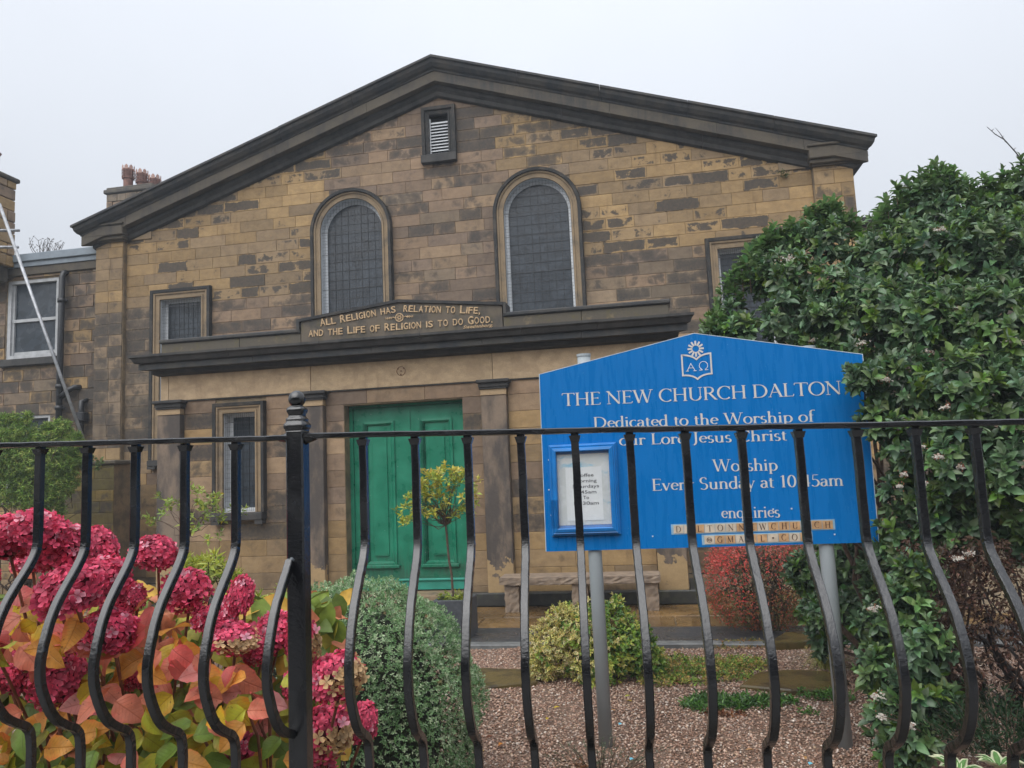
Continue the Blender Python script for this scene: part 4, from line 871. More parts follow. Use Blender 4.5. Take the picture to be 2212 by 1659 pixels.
# --- hand cut roman letters drawn with a broad nib
TK, TN = .115, .042
def A(cx, cz, rx, rz, a0, a1, n=14): return [(cx+rx*math.cos(math.radians(a0+(a1-a0)*i/n)), cz+rz*math.sin(math.radians(a0+(a1-a0)*i/n))) for i in range(n+1)]
sf = lambda x, z, h=.11: ('h', [(x-h, z), (x+h, z)])
def st(x, z0, z1, s0=1, s1=1):
    r = [('k', [(x, z0), (x, z1)])]
    if s0: r.append(sf(x, z0+.02))
    if s1: r.append(sf(x, z1-.02))
    return r
X = .62
GL = {
 'T': (.74, st(.37, 0, 1, 1, 0)+[('h', [(.03, .975), (.71, .975)]), ('n', [(.04, .98), (.02, .84)]), ('n', [(.70, .98), (.72, .84)])]),
 'H': (.84, st(.15, 0, 1)+st(.69, 0, 1)+[('h', [(.15, .51), (.69, .51)])]),
 'E': (.62, st(.15, 0, 1)+[('h', [(.15, .975), (.54, .975)]), ('h', [(.15, .52), (.46, .52)]), ('h', [(.15, .025), (.56, .025)]), ('n', [(.54, .98), (.55, .86)]), ('n', [(.56, .02), (.59, .15)]), ('n', [(.46, .59), (.46, .45)])]),
 'N': (.86, [('n', [(.15, 0), (.15, .97)]), ('n', [(.72, 0), (.72, 1)]), ('k', [(.10, 1), (.72, .02)]), sf(.12, .98), sf(.15, .02), sf(.72, .98)]),
 'W': (1.12, [('k', [(.10, 1), (.34, 0)]), ('n', [(.34, 0), (.57, .95)]), ('k', [(.54, 1), (.79, 0)]), ('n', [(.79, 0), (1.02, 1)]), sf(.10, .98), sf(.54, .98), sf(1.02, .98)]),
 'C': (.76, [('a', A(.44, .5, .36, .49, 48, 312, 22)), ('n', [(.69, .97), (.70, .74)])]),
 'G': (.82, [('a', A(.44, .5, .36, .49, 48, 315, 22)), ('n', [(.69, .97), (.70, .74)]), ('k', [(.70, .06), (.70, .42)]), sf(.70, .42)]),
 'U': (.82, [('k', [(.16, .98), (.16, .3)]), ('a', A(.42, .30, .26, .29, 180, 360, 14)), ('n', [(.68, .30), (.68, .98)]), sf(.16, .98), sf(.68, .98)]),
 'R': (.74, st(.15, 0, 1)+[('a', [(.15, .975)]+A(.34, .745, .21, .23, 90, -90, 12)+[(.15, .515)]), ('k', [(.36, .51), (.68, .02)]), sf(.70, .02, .07)]),
 'D': (.84, st(.15, 0, 1)+[('a', [(.15, .975)]+A(.36, .5, .38, .475, 90, -90, 20)+[(.15, .025)])]),
 'A': (.76, [('n', [(.38, .98), (.08, .02)]), ('k', [(.36, 1.0), (.67, .02)]), ('h', [(.19, .36), (.55, .36)]), sf(.08, .02, .09), sf(.67, .02)]),
 'L': (.60, st(.15, 0, 1)+[('h', [(.15, .025), (.54, .025)]), ('n', [(.54, .02), (.57, .17)])]),
 'O': (.86, [('a', A(.43, .5, .37, .5, 90, 450, 28))]),
 'S': (.56, [('a', A(.28, .745, .19, .245, 40, 250, 12)+A(.26, .255, .21, .26, 60, -140, 12)), ('n', [(.43, .97), (.43, .80)])]),
 'J': (.36, [('k', [(.2, .98), (.2, .12)]), ('a', A(.0, .12, .2, .30, 0, -75, 8)), sf(.2, .98)]),
 'M': (.98, [('n', [(.14, 0), (.17, .98)]), ('k', [(.15, 1), (.48, .05)]), ('n', [(.48, .05), (.80, .98)]), ('k', [(.83, 0), (.80, 1)]), sf(.14, .02), sf(.83, .02), sf(.14, .98, .07), sf(.83, .98, .07)]),
 'I': (.32, st(.16, 0, 1)),
 '.': (.26, [('k', [(.13, 0), (.13, .12)])]), '1': (.44, st(.24, 0, .98, 1, 0)+[('n', [(.24, .97), (.09, .86)])]), '0': (.56, [('a', A(.28, .49, .20, .48, 90, 450, 24))]),
 '4': (.56, [('k', [(.38, 0), (.38, .98)]), ('n', [(.38, .96), (.04, .30)]), ('h', [(.04, .29), (.52, .29)])]),
 '5': (.52, [('h', [(.14, .95), (.44, .95)]), ('n', [(.14, .95), (.11, .56)]), ('a', [(.11, .56)]+A(.22, .30, .22, .29, 100, -140, 16))]),
 'a': (.47, [('a', A(.21, .43, .14, .17, 160, 0, 10)+[(.35, .2)]), ('k', [(.35, .46), (.35, .08)]), ('n', [(.35, .06), (.45, .02)]), ('a', [(.35, .37)]+A(.19, .17, .13, .165, 80, 300, 12)+[(.35, .12)])]),
 'c': (.46, [('a', A(.27, .31, .21, .31, 50, 315, 16))]),
 'd': (.56, [('a', A(.25, .30, .19, .30, 60, 320, 16)), ('k', [(.43, 1.04), (.43, .0)]), ('n', [(.43, 1.02), (.33, .97)]), ('n', [(.43, .03), (.52, .03)])]),
 'e': (.48, [('a', [(.07, .36), (.44, .36)]+A(.26, .33, .185, .28, 10, 318, 18))]),
 'f': (.34, [('k', [(.16, 0), (.16, .82)]), ('a', A(.31, .84, .15, .19, 180, 50, 8)), ('h', [(.04, .59), (.31, .59)]), sf(.16, .02)]),
 'h': (.60, st(.13, 0, 1.04, 1, 0)+[('n', [(.13, 1.03), (.03, .97)]), ('a', A(.29, .40, .16, .20, 160, 0, 10)), ('k', [(.45, .42), (.45, 0)]), sf(.45, .02)]),
 'i': (.28, st(.14, 0, X, 1, 0)+[('n', [(.14, .61), (.04, .56)]), ('k', [(.13, .80), (.13, .91)])]),
 'l': (.28, st(.14, 0, 1.04, 1, 0)+[('n', [(.14, 1.03), (.04, .97)])]),
 'n': (.60, st(.13, 0, X, 1, 0)+[('n', [(.13, .61), (.03, .56)]), ('a', A(.29, .40, .16, .20, 160, 0, 10)), ('k', [(.45, .42), (.45, 0)]), sf(.45, .02)]),
 'm': (.88, st(.13, 0, X, 1, 0)+[('n', [(.13, .61), (.03, .56)]), ('a', A(.28, .40, .15, .20, 160, 0, 10)), ('k', [(.43, .42), (.43, 0)]), sf(.43, .02, .09), ('a', A(.58, .40, .15, .20, 160, 0, 10)), ('k', [(.73, .42), (.73, 0)]), sf(.73, .02)]),
 'o': (.54, [('a', A(.27, .31, .21, .31, 90, 450, 22))]),
 'p': (.57, st(.13, -.28, X, 1, 0)+[('n', [(.13, .61), (.03, .56)]), ('a', A(.30, .31, .20, .30, 140, -140, 18))]),
 'q': (.56, [('a', A(.25, .31, .19, .30, 40, 320, 16)), ('k', [(.43, .62), (.43, -.28)]), sf(.43, -.26)]),
 'r': (.42, st(.13, 0, X, 1, 0)+[('n', [(.13, .61), (.03, .56)]), ('a', A(.30, .40, .16, .20, 150, 60, 6)), ('k', [(.37, .58), (.36, .50)])]),
 's': (.40, [('a', A(.20, .46, .12, .155, 40, 250, 10)+A(.19, .16, .14, .16, 60, -145, 10))]),
 't': (.34, [('k', [(.15, .78), (.15, .12)]), ('a', A(.26, .13, .11, .12, 180, 300, 8)), ('h', [(.03, .59), (.31, .59)])]),
 'u': (.60, [('k', [(.13, .6), (.13, .2)]), ('a', A(.29, .20, .16, .19, 180, 350, 10)), ('k', [(.45, .6), (.45, 0)]), ('n', [(.13, .59), (.03, .58)]), ('n', [(.45, .59), (.35, .58)]), ('n', [(.45, .02), (.55, .03)])]),
 'v': (.52, [('k', [(.08, .6), (.27, 0)]), ('n', [(.27, 0), (.45, .6)]), sf(.08, .59, .08), sf(.45, .59, .07)]),
 'y': (.52, [('k', [(.08, .6), (.27, .02)]), ('n', [(.45, .6), (.20, -.20)]), ('a', A(.12, -.20, .09, .09, 0, -120, 6)), sf(.08, .59, .08), sf(.45, .59, .07)]),
 ' ': (.30, []), '@': (.9, [('a', A(.45, .45, .36, .40, -40, 300, 22)), ('a', A(.45, .45, .14, .17, 0, 360, 12)), ('n', [(.6, .62), (.62, .3)])]),
}
def nib(kind, P, k=1.):
    P = np.array(P, float); n = len(P); L = []; R = []
    for i in range(n):
        t = P[min(i+1, n-1)]-P[max(i-1, 0)]; t = t/(np.hypot(*t)+1e-9); nn = np.array((-t[1], t[0]))
        w = {'k': TK, 'n': TN, 'h': TN}.get(kind) or (TN+(TK-TN)*abs(t[1]+.15*t[0])**1.6)
        L.append(P[i]+nn*w*k/2); R.append(P[i]-nn*w*k/2)
    return L, R
def write(s, p0, p1, h, d=-.002, k=1., dx=0.):
    """letters between board points p0 and p1 (baseline), cap height h"""
    adv = sum(GL[c][0] for c in s); u = (p1[0]-p0[0])/adv; V = []; F = []; x = 0; q = 0
    for c in s:
        w, S = GL[c]
        for kind, P in S:
            L, R = nib(kind, P, k); b = len(V); q += 1; dd = d-.00004*(q % 9); m = len(L)
            for a in L+R: xx = (x+a[0])*u; V.append((p0[0]+xx, dd, p0[1]+(p1[1]-p0[1])*xx/(p1[0]-p0[0])+a[1]*h))
            F += [(b+i+m, b+i+1+m, b+i+1, b+i) for i in range(m-1)]
        x += w
    return V, F
def line(s, p0, p1, h):
    tot = sum(GL[c][0] for c in s); x = 0; P = lambda t: (p0[0]+(p1[0]-p0[0])*t/tot, p0[1]+(p1[1]-p0[1])*t/tot)
    for wd in s.split(' '):
        a = x; x += sum(GL[c][0] for c in wd); sobj('lettering', write(wd, P(a), P(x), h), LETTER, sg, label='pale lettering of the word %s' % wd); x += GL[' '][0]
line('THE NEW CHURCH DALTON', (.128, .852), (1.722, .831), .0765)
line('Dedicated to the Worship of', (.308, .712), (1.560, .684), .064)
line('our Lord Jesus Christ', (.455, .602), (1.405, .585), .064)
line('Worship', (.980, .427), (1.342, .417), .068)
line('Every Sunday at 10.45am', (.630, .330), (1.692, .317), .068)
line('enquiries', (1.012, .159), (1.336, .154), .066)
# emblem
TN_, TK_ = TN, TK
def strip(P, w, d=-.0022):
    P = np.array(P, float); Q, N = miter(P); V = [(p[0]+n[0]*w/2, d, p[1]+n[1]*w/2) for p, n in zip(Q, N)]+[(p[0]-n[0]*w/2, d, p[1]-n[1]*w/2) for p, n in zip(Q, N)]; m = len(P)
    return V, [(i+m, i+1+m, i+1, i) for i in range(m-1)]
g = G(); cx, cz = .9275, 1.146
for i in range(12):
    a = math.radians(90+30*i); V, F = strip([(cx+.019*math.cos(a), cz+.019*math.sin(a)), (cx+.047*math.cos(a), cz+.047*math.sin(a))], .0105, -.0022-.0001*(i % 3)); g.add(V, F)
def qb(a, b, c, n=8): return [((1-t)**2*a[0]+2*t*(1-t)*b[0]+t*t*c[0], (1-t)**2*a[1]+2*t*(1-t)*b[1]+t*t*c[1]) for t in np.linspace(0, 1, n)]
top = qb((.845, 1.112), (.895, 1.112), (.928, 1.083))+qb((.928, 1.083), (.955, 1.112), (1.010, 1.114))[1:]
bot = qb((1.010, .994), (.955, .994), (.928, .966))+qb((.928, .966), (.900, .994), (.845, .992))[1:]
V, F = strip(top+bot+[(.845, 1.112), (.86, 1.112)], .0095, -.0030); g.add(V, F)
sobj('emblem', g, LETTER, sg, label='open book below a ring of twelve sun rays')
g = G()
for P in ([(.872, 1.018), (.894, 1.060), (.916, 1.018)], [(.880, 1.034), (.908, 1.034)], [(.864, 1.0165), (.881, 1.0165)], [(.907, 1.0165), (.925, 1.0165)], [(.940, 1.018), (.957, 1.018), (.957, 1.019)]+A(.966, 1.044, .024, .024, 245, -65, 20)+[(.975, 1.018), (.992, 1.018)]):
    V, F = strip(P, .0034, -.0024-.0001*len(g.V) % .0004); g.add(V, F)
sobj('alpha_and_omega', g, m_plain('white_lettering', (.7, .72, .74), .6), sg)
# taped letter tiles
TAPE = m_plain('clear_tape', (.25, .42, .55), .25); TB = TK
def tiles(s, x0, x1, z0, z1, h):
    n = len(s); w = (x1-x0)/n
    sobj('tape', G().box(x0-.012, x1+.010, -.0016, 0, z0-.006, z1+.006), TAPE, sg)
    for i, c in enumerate(s):
        k = random.uniform(.8, 1.15); m = [CREAM, TANT][random.random() < .55 if i else 0]; a = x0+i*w; zz = (z1-z0)*random.uniform(-.02, .02)
        t = sobj('letter_tile', G().box(a+.0015, a+w-.0015, -.004-.0002*(i % 2), -.0018, z0+zz, z1+zz), m, sg)
        if c == '.': V, F = G().box(a+w*.42, a+w*.58, -.0062, -.0045, z0+(z1-z0)*.42, z0+(z1-z0)*.58).V, G().box(0, 1, 0, 1, 0, 1).F
        else:
            gw_ = GL[c][0]; ww_ = min(w*.86, gw_*h*1.05); V, F = write(c, (a+(w-ww_)/2, z0+(z1-z0-h)/2+zz), (a+(w+ww_)/2, z0+(z1-z0-h)/2+zz), h, d=-.0048, k=1.15)
        sobj('tile_letter', (V, F), BROWNI, t)
CREAM = m_plain('cream_tile', (.55, .47, .37), .55, .12, 25); TANT = m_plain('tan_tile', (.50, .30, .15), .55, .2, 25); BROWNI = m_plain('brown_print', (.05, .015, .01), .6)
tiles('DALTONNEWCHURCH', .739, 1.616, .082, .128, .034); tiles('@GMAIL.COM', .908, 1.492, .018, .064, .034)
# display case
cs = sobj('notice_case', G().box(.04, .44, -.012, -.001, .09, .61), BLUE2, sg)
V, F = mould([(.083, .135), (.083, .577), (.392, .577), (.392, .135), (.083, .135), (.083, .3)], [(0, .013), (.0, .050), (.006, .054), (.022, .050), (.026, .044), (.032, .046), (.036, .030), (.044, .028), (.046, .0)], 0)
sobj('case_frame', (V, F), BLUE2, cs)
def m_poster():
    b = MB('faded_blue_white_poster'); n = b.noise(7, 3, vec=b.vscale(b.pos(), (1, 1, 2))); n2 = b.noise(11, 4, dist=1.2)
    c = b.mix(b.ramp(n, .5, .62), (.60, .62, .60), (.16, .42, .58)); c = b.mix(b.ramp(n2, .4, .6), (.52, .54, .52), c); return b.fin(c, .35)
sobj('poster', G().box(.085, .390, -.0165, -.0125, .150, .562), m_poster(), cs)
sobj('notice', G().box(.133, .345, -.020, -.017, .175, .484), PAPER, cs)
def sans(lines, parent):
    V = []; F = []
    for s, c, z, h, w in lines:
        v, f = text_mesh(s, 1., .02, .012); x0, x1 = v[:, 0].min(), v[:, 0].max(); X_ = c-w/2+(v[:, 0]-x0)/(x1-x0)*w; Z_ = z+v[:, 1]/.7*h
        F += [tuple(k+len(V) for k in q) for q in f]; V += list(np.stack([X_, -.0212-v[:, 2]*.02, Z_], 1))
    return sobj('notice_print', (V, F), INK, parent, label='black print reading Coffee Morning Saturdays 9-45am To 11-30am')
sans([('Coffee', .245, .428, .019, .105), ('Morning', .249, .395, .019, .130), ('Saturdays', .249, .363, .019, .155), ('9-45am', .247, .330, .019, .125), ('To', .248, .298, .019, .034), ('11-30am', .248, .265, .019, .145)], cs)
GCL = MB('case_glass'); GCL.fin((.8, .85, .88), .04, None, Alpha=.10); sobj('case_glass', G().box(.084, .391, -.030, -.028, .136, .576), GCL.m, cs)
# bird droppings / scuffs
g = G()
for x, z in ((.036, .535), (.030, .36), (.038, .21), (.045, .09), (1.62, .05), (1.3, .2), (1.4, .2), (.62, .07)): g.box(x-.004, x+.004, -.0035, -.001, z-.004, z+.004)
sobj('paint_flecks', g, WHITE, sg)

# ================================================================== black bow-fronted railing
PP = np.array([2.276, -9.7512, 1.6845]); TR, TL = .0831, .0159
rl = thing('railing', (2.276, -9.7512, .76), 'black glossy iron railing of bellied bars with a ball-topped post', 'railing')
PRO = [(.0, 1.68), (0, 1.60), (0, 1.50), (.001, 1.475), (.007, 1.455), (.024, 1.43), (.052, 1.397), (.078, 1.362), (.096, 1.325), (.109, 1.285), (.113, 1.255), (.109, 1.222), (.094, 1.185), (.072, 1.152), (.046, 1.132), (.022, 1.118), (.009, 1.104), (.004, 1.085), (.002, 1.04), (.002, .82)]
def bar_geo(ang, zoff, prof=PRO, w=.0149):
    t = np.array([math.cos(ang), math.sin(ang), 0]); n_ = np.array([math.sin(ang), -math.cos(ang), 0]); P = np.array(prof); V = []; F = []; m = len(P)
    fine = [P[0]]                                             # Catmull-Rom through the forged bends
    for i in range(m-1):
        a, b, c, d = P[max(i-1, 0)], P[i], P[i+1], P[min(i+2, m-1)]
        for q in (.25, .5, .75, 1.): fine.append(.5*(2*b+(c-a)*q+(2*a-5*b+4*c-d)*q*q+(3*b-a-3*c+d)*q**3))
    P = np.array(fine); m = len(P)
    for i in range(m):
        d = P[min(i+1, m-1)]-P[max(i-1, 0)]; d /= np.hypot(*d); nn = np.array((-d[1], d[0]));  nn = nn if nn[0] > 0 or True else -nn
        if nn[0] < 0: nn = -nn
        h = w/2; b = h*.2; wob = random.uniform(-.0004, .0004)
        for (q, r) in ((-h, -h+b), (-h, h-b), (-h+b, h), (h-b, h), (h, h-b), (h, -h+b), (h-b, -h), (-h+b, -h)):
            o = P[i]+nn*r; V.append(t*(q+wob)+n_*o[0]+np.array([0, 0, o[1]+zoff]))
    for i in range(m-1):
        for k in range(8): F.append((i*8+k, i*8+(k+1) % 8, (i+1)*8+(k+1) % 8, (i+1)*8+k))
    # weld collar at the rail
    for z, s_ in ((1.676+zoff, .0115), (1.664+zoff, .0081)):
        b0 = len(V)
        for q, r in ((-1, -1), (1, -1), (1, 1), (-1, 1)): V.append(t*q*s_+n_*r*s_+np.array([0, 0, z]))
    F.append((b0-4, b0-3, b0-2, b0-1)); F += [(b0-4+k, b0-4+(k+1) % 4, b0+(k+1) % 4, b0+k) for k in range(4)]
    return V, F
def rail_pt(side, s): a = TR if side > 0 else TL; return PP+np.array([math.cos(a), math.sin(a), 0])*s
def rz(side, s): return 1.6845-.0293*s if side > 0 else 1.681-.0258*s
offs = [(1, .131+.105*i) for i in range(17)]+[(-1, -(.1375+.1123*i)) for i in range(14)]
meR = mesh('bar', *bar_geo(TR, -1.68), RAIL); meL = mesh('bar', *bar_geo(TL, -1.68), RAIL)
for sd_, s in offs:
    p = rail_pt(sd_, s); o = link('bar', meR if sd_ > 0 else meL, rl, (p[0], p[1], rz(sd_, s)-.006)); o.rotation_euler = (0, 0, random.uniform(-.01, .01))
def flat_rail(side, z0, z1, hw, s0, s1, name):
    a = TR if side > 0 else TL; t = np.array([math.cos(a), math.sin(a), 0]); n_ = np.array([math.sin(a), -math.cos(a), 0]); V = []; F = []; k = 60
    prof = [(-hw, z0+.002), (-hw, z1-.002), (-hw+.003, z1), (hw-.003, z1), (hw, z1-.002), (hw, z0+.002), (hw-.002, z0), (-hw+.002, z0)]
    for i in range(k+1):
        s = s0+(s1-s0)*i/k; b = PP+t*s; wz = random.uniform(-.0005, .0005)
        for q, z in prof: V.append(b*np.array([1, 1, 0])+n_*q+np.array([0, 0, rz(side, s)+z+wz+(random.uniform(-.0012, 0) if z == z0 else 0)]))
    for i in range(k):
        for j in range(8): F.append((i*8+j, i*8+(j+1) % 8, (i+1)*8+(j+1) % 8, (i+1)*8+j))
    F += [tuple(range(8)), tuple(range(k*8+7, k*8-1, -1))]
    return obj(name, V, F, RAIL, rl, smooth=False)
flat_rail(1, -.0052, .0048, .018, .014, 1.95, 'top_rail'); flat_rail(-1, -.0052, .0048, .018, -.014, -1.75, 'top_rail')
flat_rail(1, -.875, -.86, .019, .014, 1.95, 'bottom_rail'); flat_rail(-1, -.875, -.86, .019, -.014, -1.75, 'bottom_rail')
# post
hw = .0182; px, py = PP[0]-.004, PP[1]
po = G().lathe((0, 0, 0), [(hw, .76), (hw, 1.692)], sq=True)
ca, sa = math.cos(.05), math.sin(.05)
rot = lambda V: [(px+x*ca-y*sa, py+x*sa+y*ca, z) for x, y, z in V]
post = obj('post', rot(G().bevbox(-hw, hw, -hw, hw, .76, 1.694, .0035).V), G().bevbox(0, 1, 0, 1, 0, 1, .1).F, RAIL, rl)
sqr = [(.0185, 1.692), (.0195, 1.697), (.0215, 1.700), (.0222, 1.704), (.0215, 1.708), (.0190, 1.711), (.0178, 1.713), (.0182, 1.716), (.0180, 1.719), (.0150, 1.7215), (.0138, 1.724), (.0142, 1.728), (.0168, 1.733), (.0172, 1.737), (.0160, 1.7405), (.0125, 1.743), (.011, 1.745)]
g = G()
def sqlathe(g, prof, rnd=.25):
    V = []; F = []; n = 12
    for r, z in prof:
        for k in range(4):
            c = [(1, 1), (-1, 1), (-1, -1), (1, -1)][k]; e = r*rnd
            for da in ([(0, -1), (-.3, -.3), (-1, 0)] if k % 2 == 0 else [(1, 0), (.3, -.3), (0, -1)]):
                dx_ = abs(da[0])*e; dz_ = abs(da[1])*e; V.append((c[0]*(r-dx_), c[1]*(r-dz_), z))
    for i in range(len(prof)-1):
        for k in range(n): F.append((i*n+k, i*n+(k+1) % n, (i+1)*n+(k+1) % n, (i+1)*n+k))
    F += [tuple(range(n)), tuple(range(len(prof)*n-1, (len(prof)-1)*n-1, -1))]
    return g.add(V, F)
sqlathe(g, sqr); fin_ = obj('finial', rot(g.V), g.F, RAIL, post, smooth=True)
b = G(); b.lathe((0, 0, 1.759), [(max(.0004, .0172*math.sin(a)), -.0172*math.cos(a)) for a in np.linspace(.35, math.pi, 16)], 24); obj('ball', rot(b.V), b.F, RAIL, post, smooth=True)
# half bars welded to the post, rail welds
hb = [(x_, z_) for x_, z_ in PRO if 1.09 < z_ < 1.47]
hbp = [(.018, 1.440), (.030, 1.424)]+PRO[6:15]+[(.030, 1.124), (.016, 1.118)]
for q, nm in ((-.011, 'half_bar'),):
    V, F = bar_geo(TL, 0, hbp); F = [f for f in F if max(f) < len(V)-8]; V = V[:-8]; F += [tuple(range(7, -1, -1)), tuple(range(len(V)-8, len(V)))]; V = [np.array(v)+np.array([PP[0]+q, PP[1]-.006, 0]) for v in V]; obj(nm, V, F, RAIL, rl)
WELD = m_plain('weld_bead', (.08, .09, .10), .3, .6, 60, .8)
g = G()
for x, z in ((-.010, 1.442), (-.010, 1.118)):
    for k in range(5): r = random.uniform(.004, .007); c = (px+x+random.uniform(-.004, .006), py-.018+random.uniform(-.003, .003), z+random.uniform(-.004, .004)); g.lathe(c, [(r*.3, -r), (r, 0), (r*.3, r*.7)], 7)
g.ob('weld', WELD, rl, smooth=True)
g = G(); g.tube([(px+.016, py, 1.679), (px+.024, py, 1.680), (px+.04, py+.001, 1.680)], [.014, .011, .006], 8); g.ob('rail_joint', RAIL, rl, smooth=True); g = G(); g.tube([(px-.016, py, 1.680), (px-.024, py, 1.682), (px-.04, py, 1.681)], [.013, .010, .006], 8); g.ob('rail_joint', RAIL, rl, smooth=True)
# street wall below
t = np.array([math.cos(.05), math.sin(.05)])
def wl_box(s0, s1, w0, w1, z0, z1, b=.01):
    g = G().bevbox(s0, s1, w0, w1, z0, z1, b); g.V = [(PP[0]+x*t[0]-y*t[1], PP[1]+x*t[1]+y*t[0], z) for x, y, z in g.V]; return g
wl_box(-2.6, 3.4, -.13, .13, -.02, .66).ob('wall_core', MORTAR, SW_)
s = -2.6
while s < 3.3: wl_box(s+.004, s+.796, -.17, .17, .66, .755, .012).ob('coping_stone', CORONA, SW_); s += .8
# ================================================================== foliage
def unit(v): return v/(np.linalg.norm(v, axis=-1, keepdims=True)+1e-9)
LT4 = (np.array([(0, 0, 0), (-.5, .42, .10), (0, .45, -.04), (.5, .42, .10), (0, 1, -.10)]), np.array([(0, 2, 1), (0, 3, 2), (1, 2, 4), (2, 3, 4)]))
LT2 = (np.array([(0, 0, 0), (-.5, .5, .12), (.5, .5, .12), (0, 1, 0)]), np.array([(0, 2, 1), (1, 2, 3)]))
LT8 = (np.array([(0, 0, 0), (-.36, .22, .06), (-.5, .5, .09), (-.3, .8, .02), (0, 1, -.16), (.3, .8, .02), (.5, .5, .09), (.36, .22, .06), (0, .3, 0), (0, .68, -.05)]),
       np.array([(0, 8, 1), (1, 8, 2), (2, 8, 9), (2, 9, 3), (3, 9, 4), (0, 7, 8), (7, 6, 8), (6, 9, 8), (6, 5, 9), (5, 4, 9)]))
def leaves(P, D, N, L, W, C, tmpl):
    """arrays of leaf roots, axes, normals, lengths, widths, colours -> V,T,C"""
    T, F = tmpl; P = np.asarray(P); n = len(P); D = unit(D); S = unit(np.cross(D, N)); N = np.cross(S, D)
    V = P[:, None]+S[:, None]*(T[None, :, 0:1]*W[:, None, None])+D[:, None]*(T[None, :, 1:2]*L[:, None, None])+N[:, None]*(T[None, :, 2:3]*L[:, None, None])
    k = len(T); return V.reshape(-1, 3), (F[None]+(np.arange(n)*k)[:, None, None]).reshape(-1, 3), np.repeat(C, k, 0)
def cat_(parts):
    V = []; T = []; C = []; o = 0
    for v, t, c in parts: V.append(v); T.append(t+o); C.append(c); o += len(v)
    return np.concatenate(V), np.concatenate(T), np.concatenate(C)
def fobj(name, parts, mat, parent=None, kind='stuff', label=None, org=None):
    V, T, C = cat_(parts) if isinstance(parts, list) else parts
    base = wl(parent) if parent is not None else np.array(org if org is not None else (0, 0, 0), float)
    o = link(name, tri_mesh(name, V-base, T, np.clip(C, 0, 1), mat), parent, None, kind, label)
    if parent is None: o.location = base
    return o
def rosettes(P, Ax, k, L, wr, col, spread=(.35, 1.1), tmpl=LT4, cj=.15, hue=.06, lj=.2):
    """k leaves round each tip P with axis Ax; spread = min/max angle from the axis (rad)"""
    n = len(P); Ax = unit(Ax); r = unit(rng.normal(size=(n, 3))); A_ = unit(np.cross(Ax, r)); B_ = np.cross(Ax, A_)
    th = rng.uniform(0, 6.28, (n, 1))+np.arange(k)[None]*2.4; el = np.linspace(spread[0], spread[1], k)[None]+rng.normal(0, .12, (n, k))
    D = Ax[:, None]*np.cos(el)[..., None]+(A_[:, None]*np.cos(th)[..., None]+B_[:, None]*np.sin(th)[..., None])*np.sin(el)[..., None]
    D = D+np.array([0, 0, -.12]); N = Ax[:, None]*np.sin(el)[..., None]-(A_[:, None]*np.cos(th)[..., None]+B_[:, None]*np.sin(th)[..., None])*np.cos(el)[..., None]
    N = N+rng.normal(0, .15, N.shape); PP_ = P[:, None]-Ax[:, None]*(np.linspace(0, .55, k)[None]*L)[..., None]
    Ls = L*rng.uniform(1-lj, 1+lj, (n, k))*np.linspace(.75, 1.05, k)[None]; c = np.asarray(col); c = c if c.ndim == 2 else np.repeat(c[None], n, 0)
    C = c[:, None]*(1+rng.normal(0, cj, (n, k, 1)))*(1+rng.normal(0, hue, (n, k, 3)))
    return leaves(PP_.reshape(-1, 3), D.reshape(-1, 3), N.reshape(-1, 3), Ls.ravel(), Ls.ravel()*wr, np.clip(C, .004, 1).reshape(-1, 3), tmpl)
def sph(n):
    v = unit(rng.normal(size=(n, 3))); return v
LEAFG = m_leaf('glossy_leaf', .36, .28, .6); LEAFM = m_leaf('matt_leaf', .5, .25, .3); LEAFB = m_leaf('autumn_hydrangea_leaf', .42, .35, .45, vein=True, obcol=True); PETAL = m_leaf('hydrangea_petal', .45, .30, .35); DRY = m_leaf('dry_leaf', .75, .2, .2)
def branches(name, segs, mat, parent, kind=None):
    g = G()
    for pth, r0, r1 in segs: n = len(pth); g.tube(pth, list(np.linspace(r0, r1, n)), 6, cap=False)
    return g.ob(name, mat, parent, smooth=True, kind=kind)
def wander(a, b, n=5, j=.1):
    a = np.array(a, float); b = np.array(b, float); L = np.linalg.norm(b-a); return [a+(b-a)*i/n+(rng.normal(0, j*L/n, 3) if 0 < i < n else 0) for i in range(n+1)]

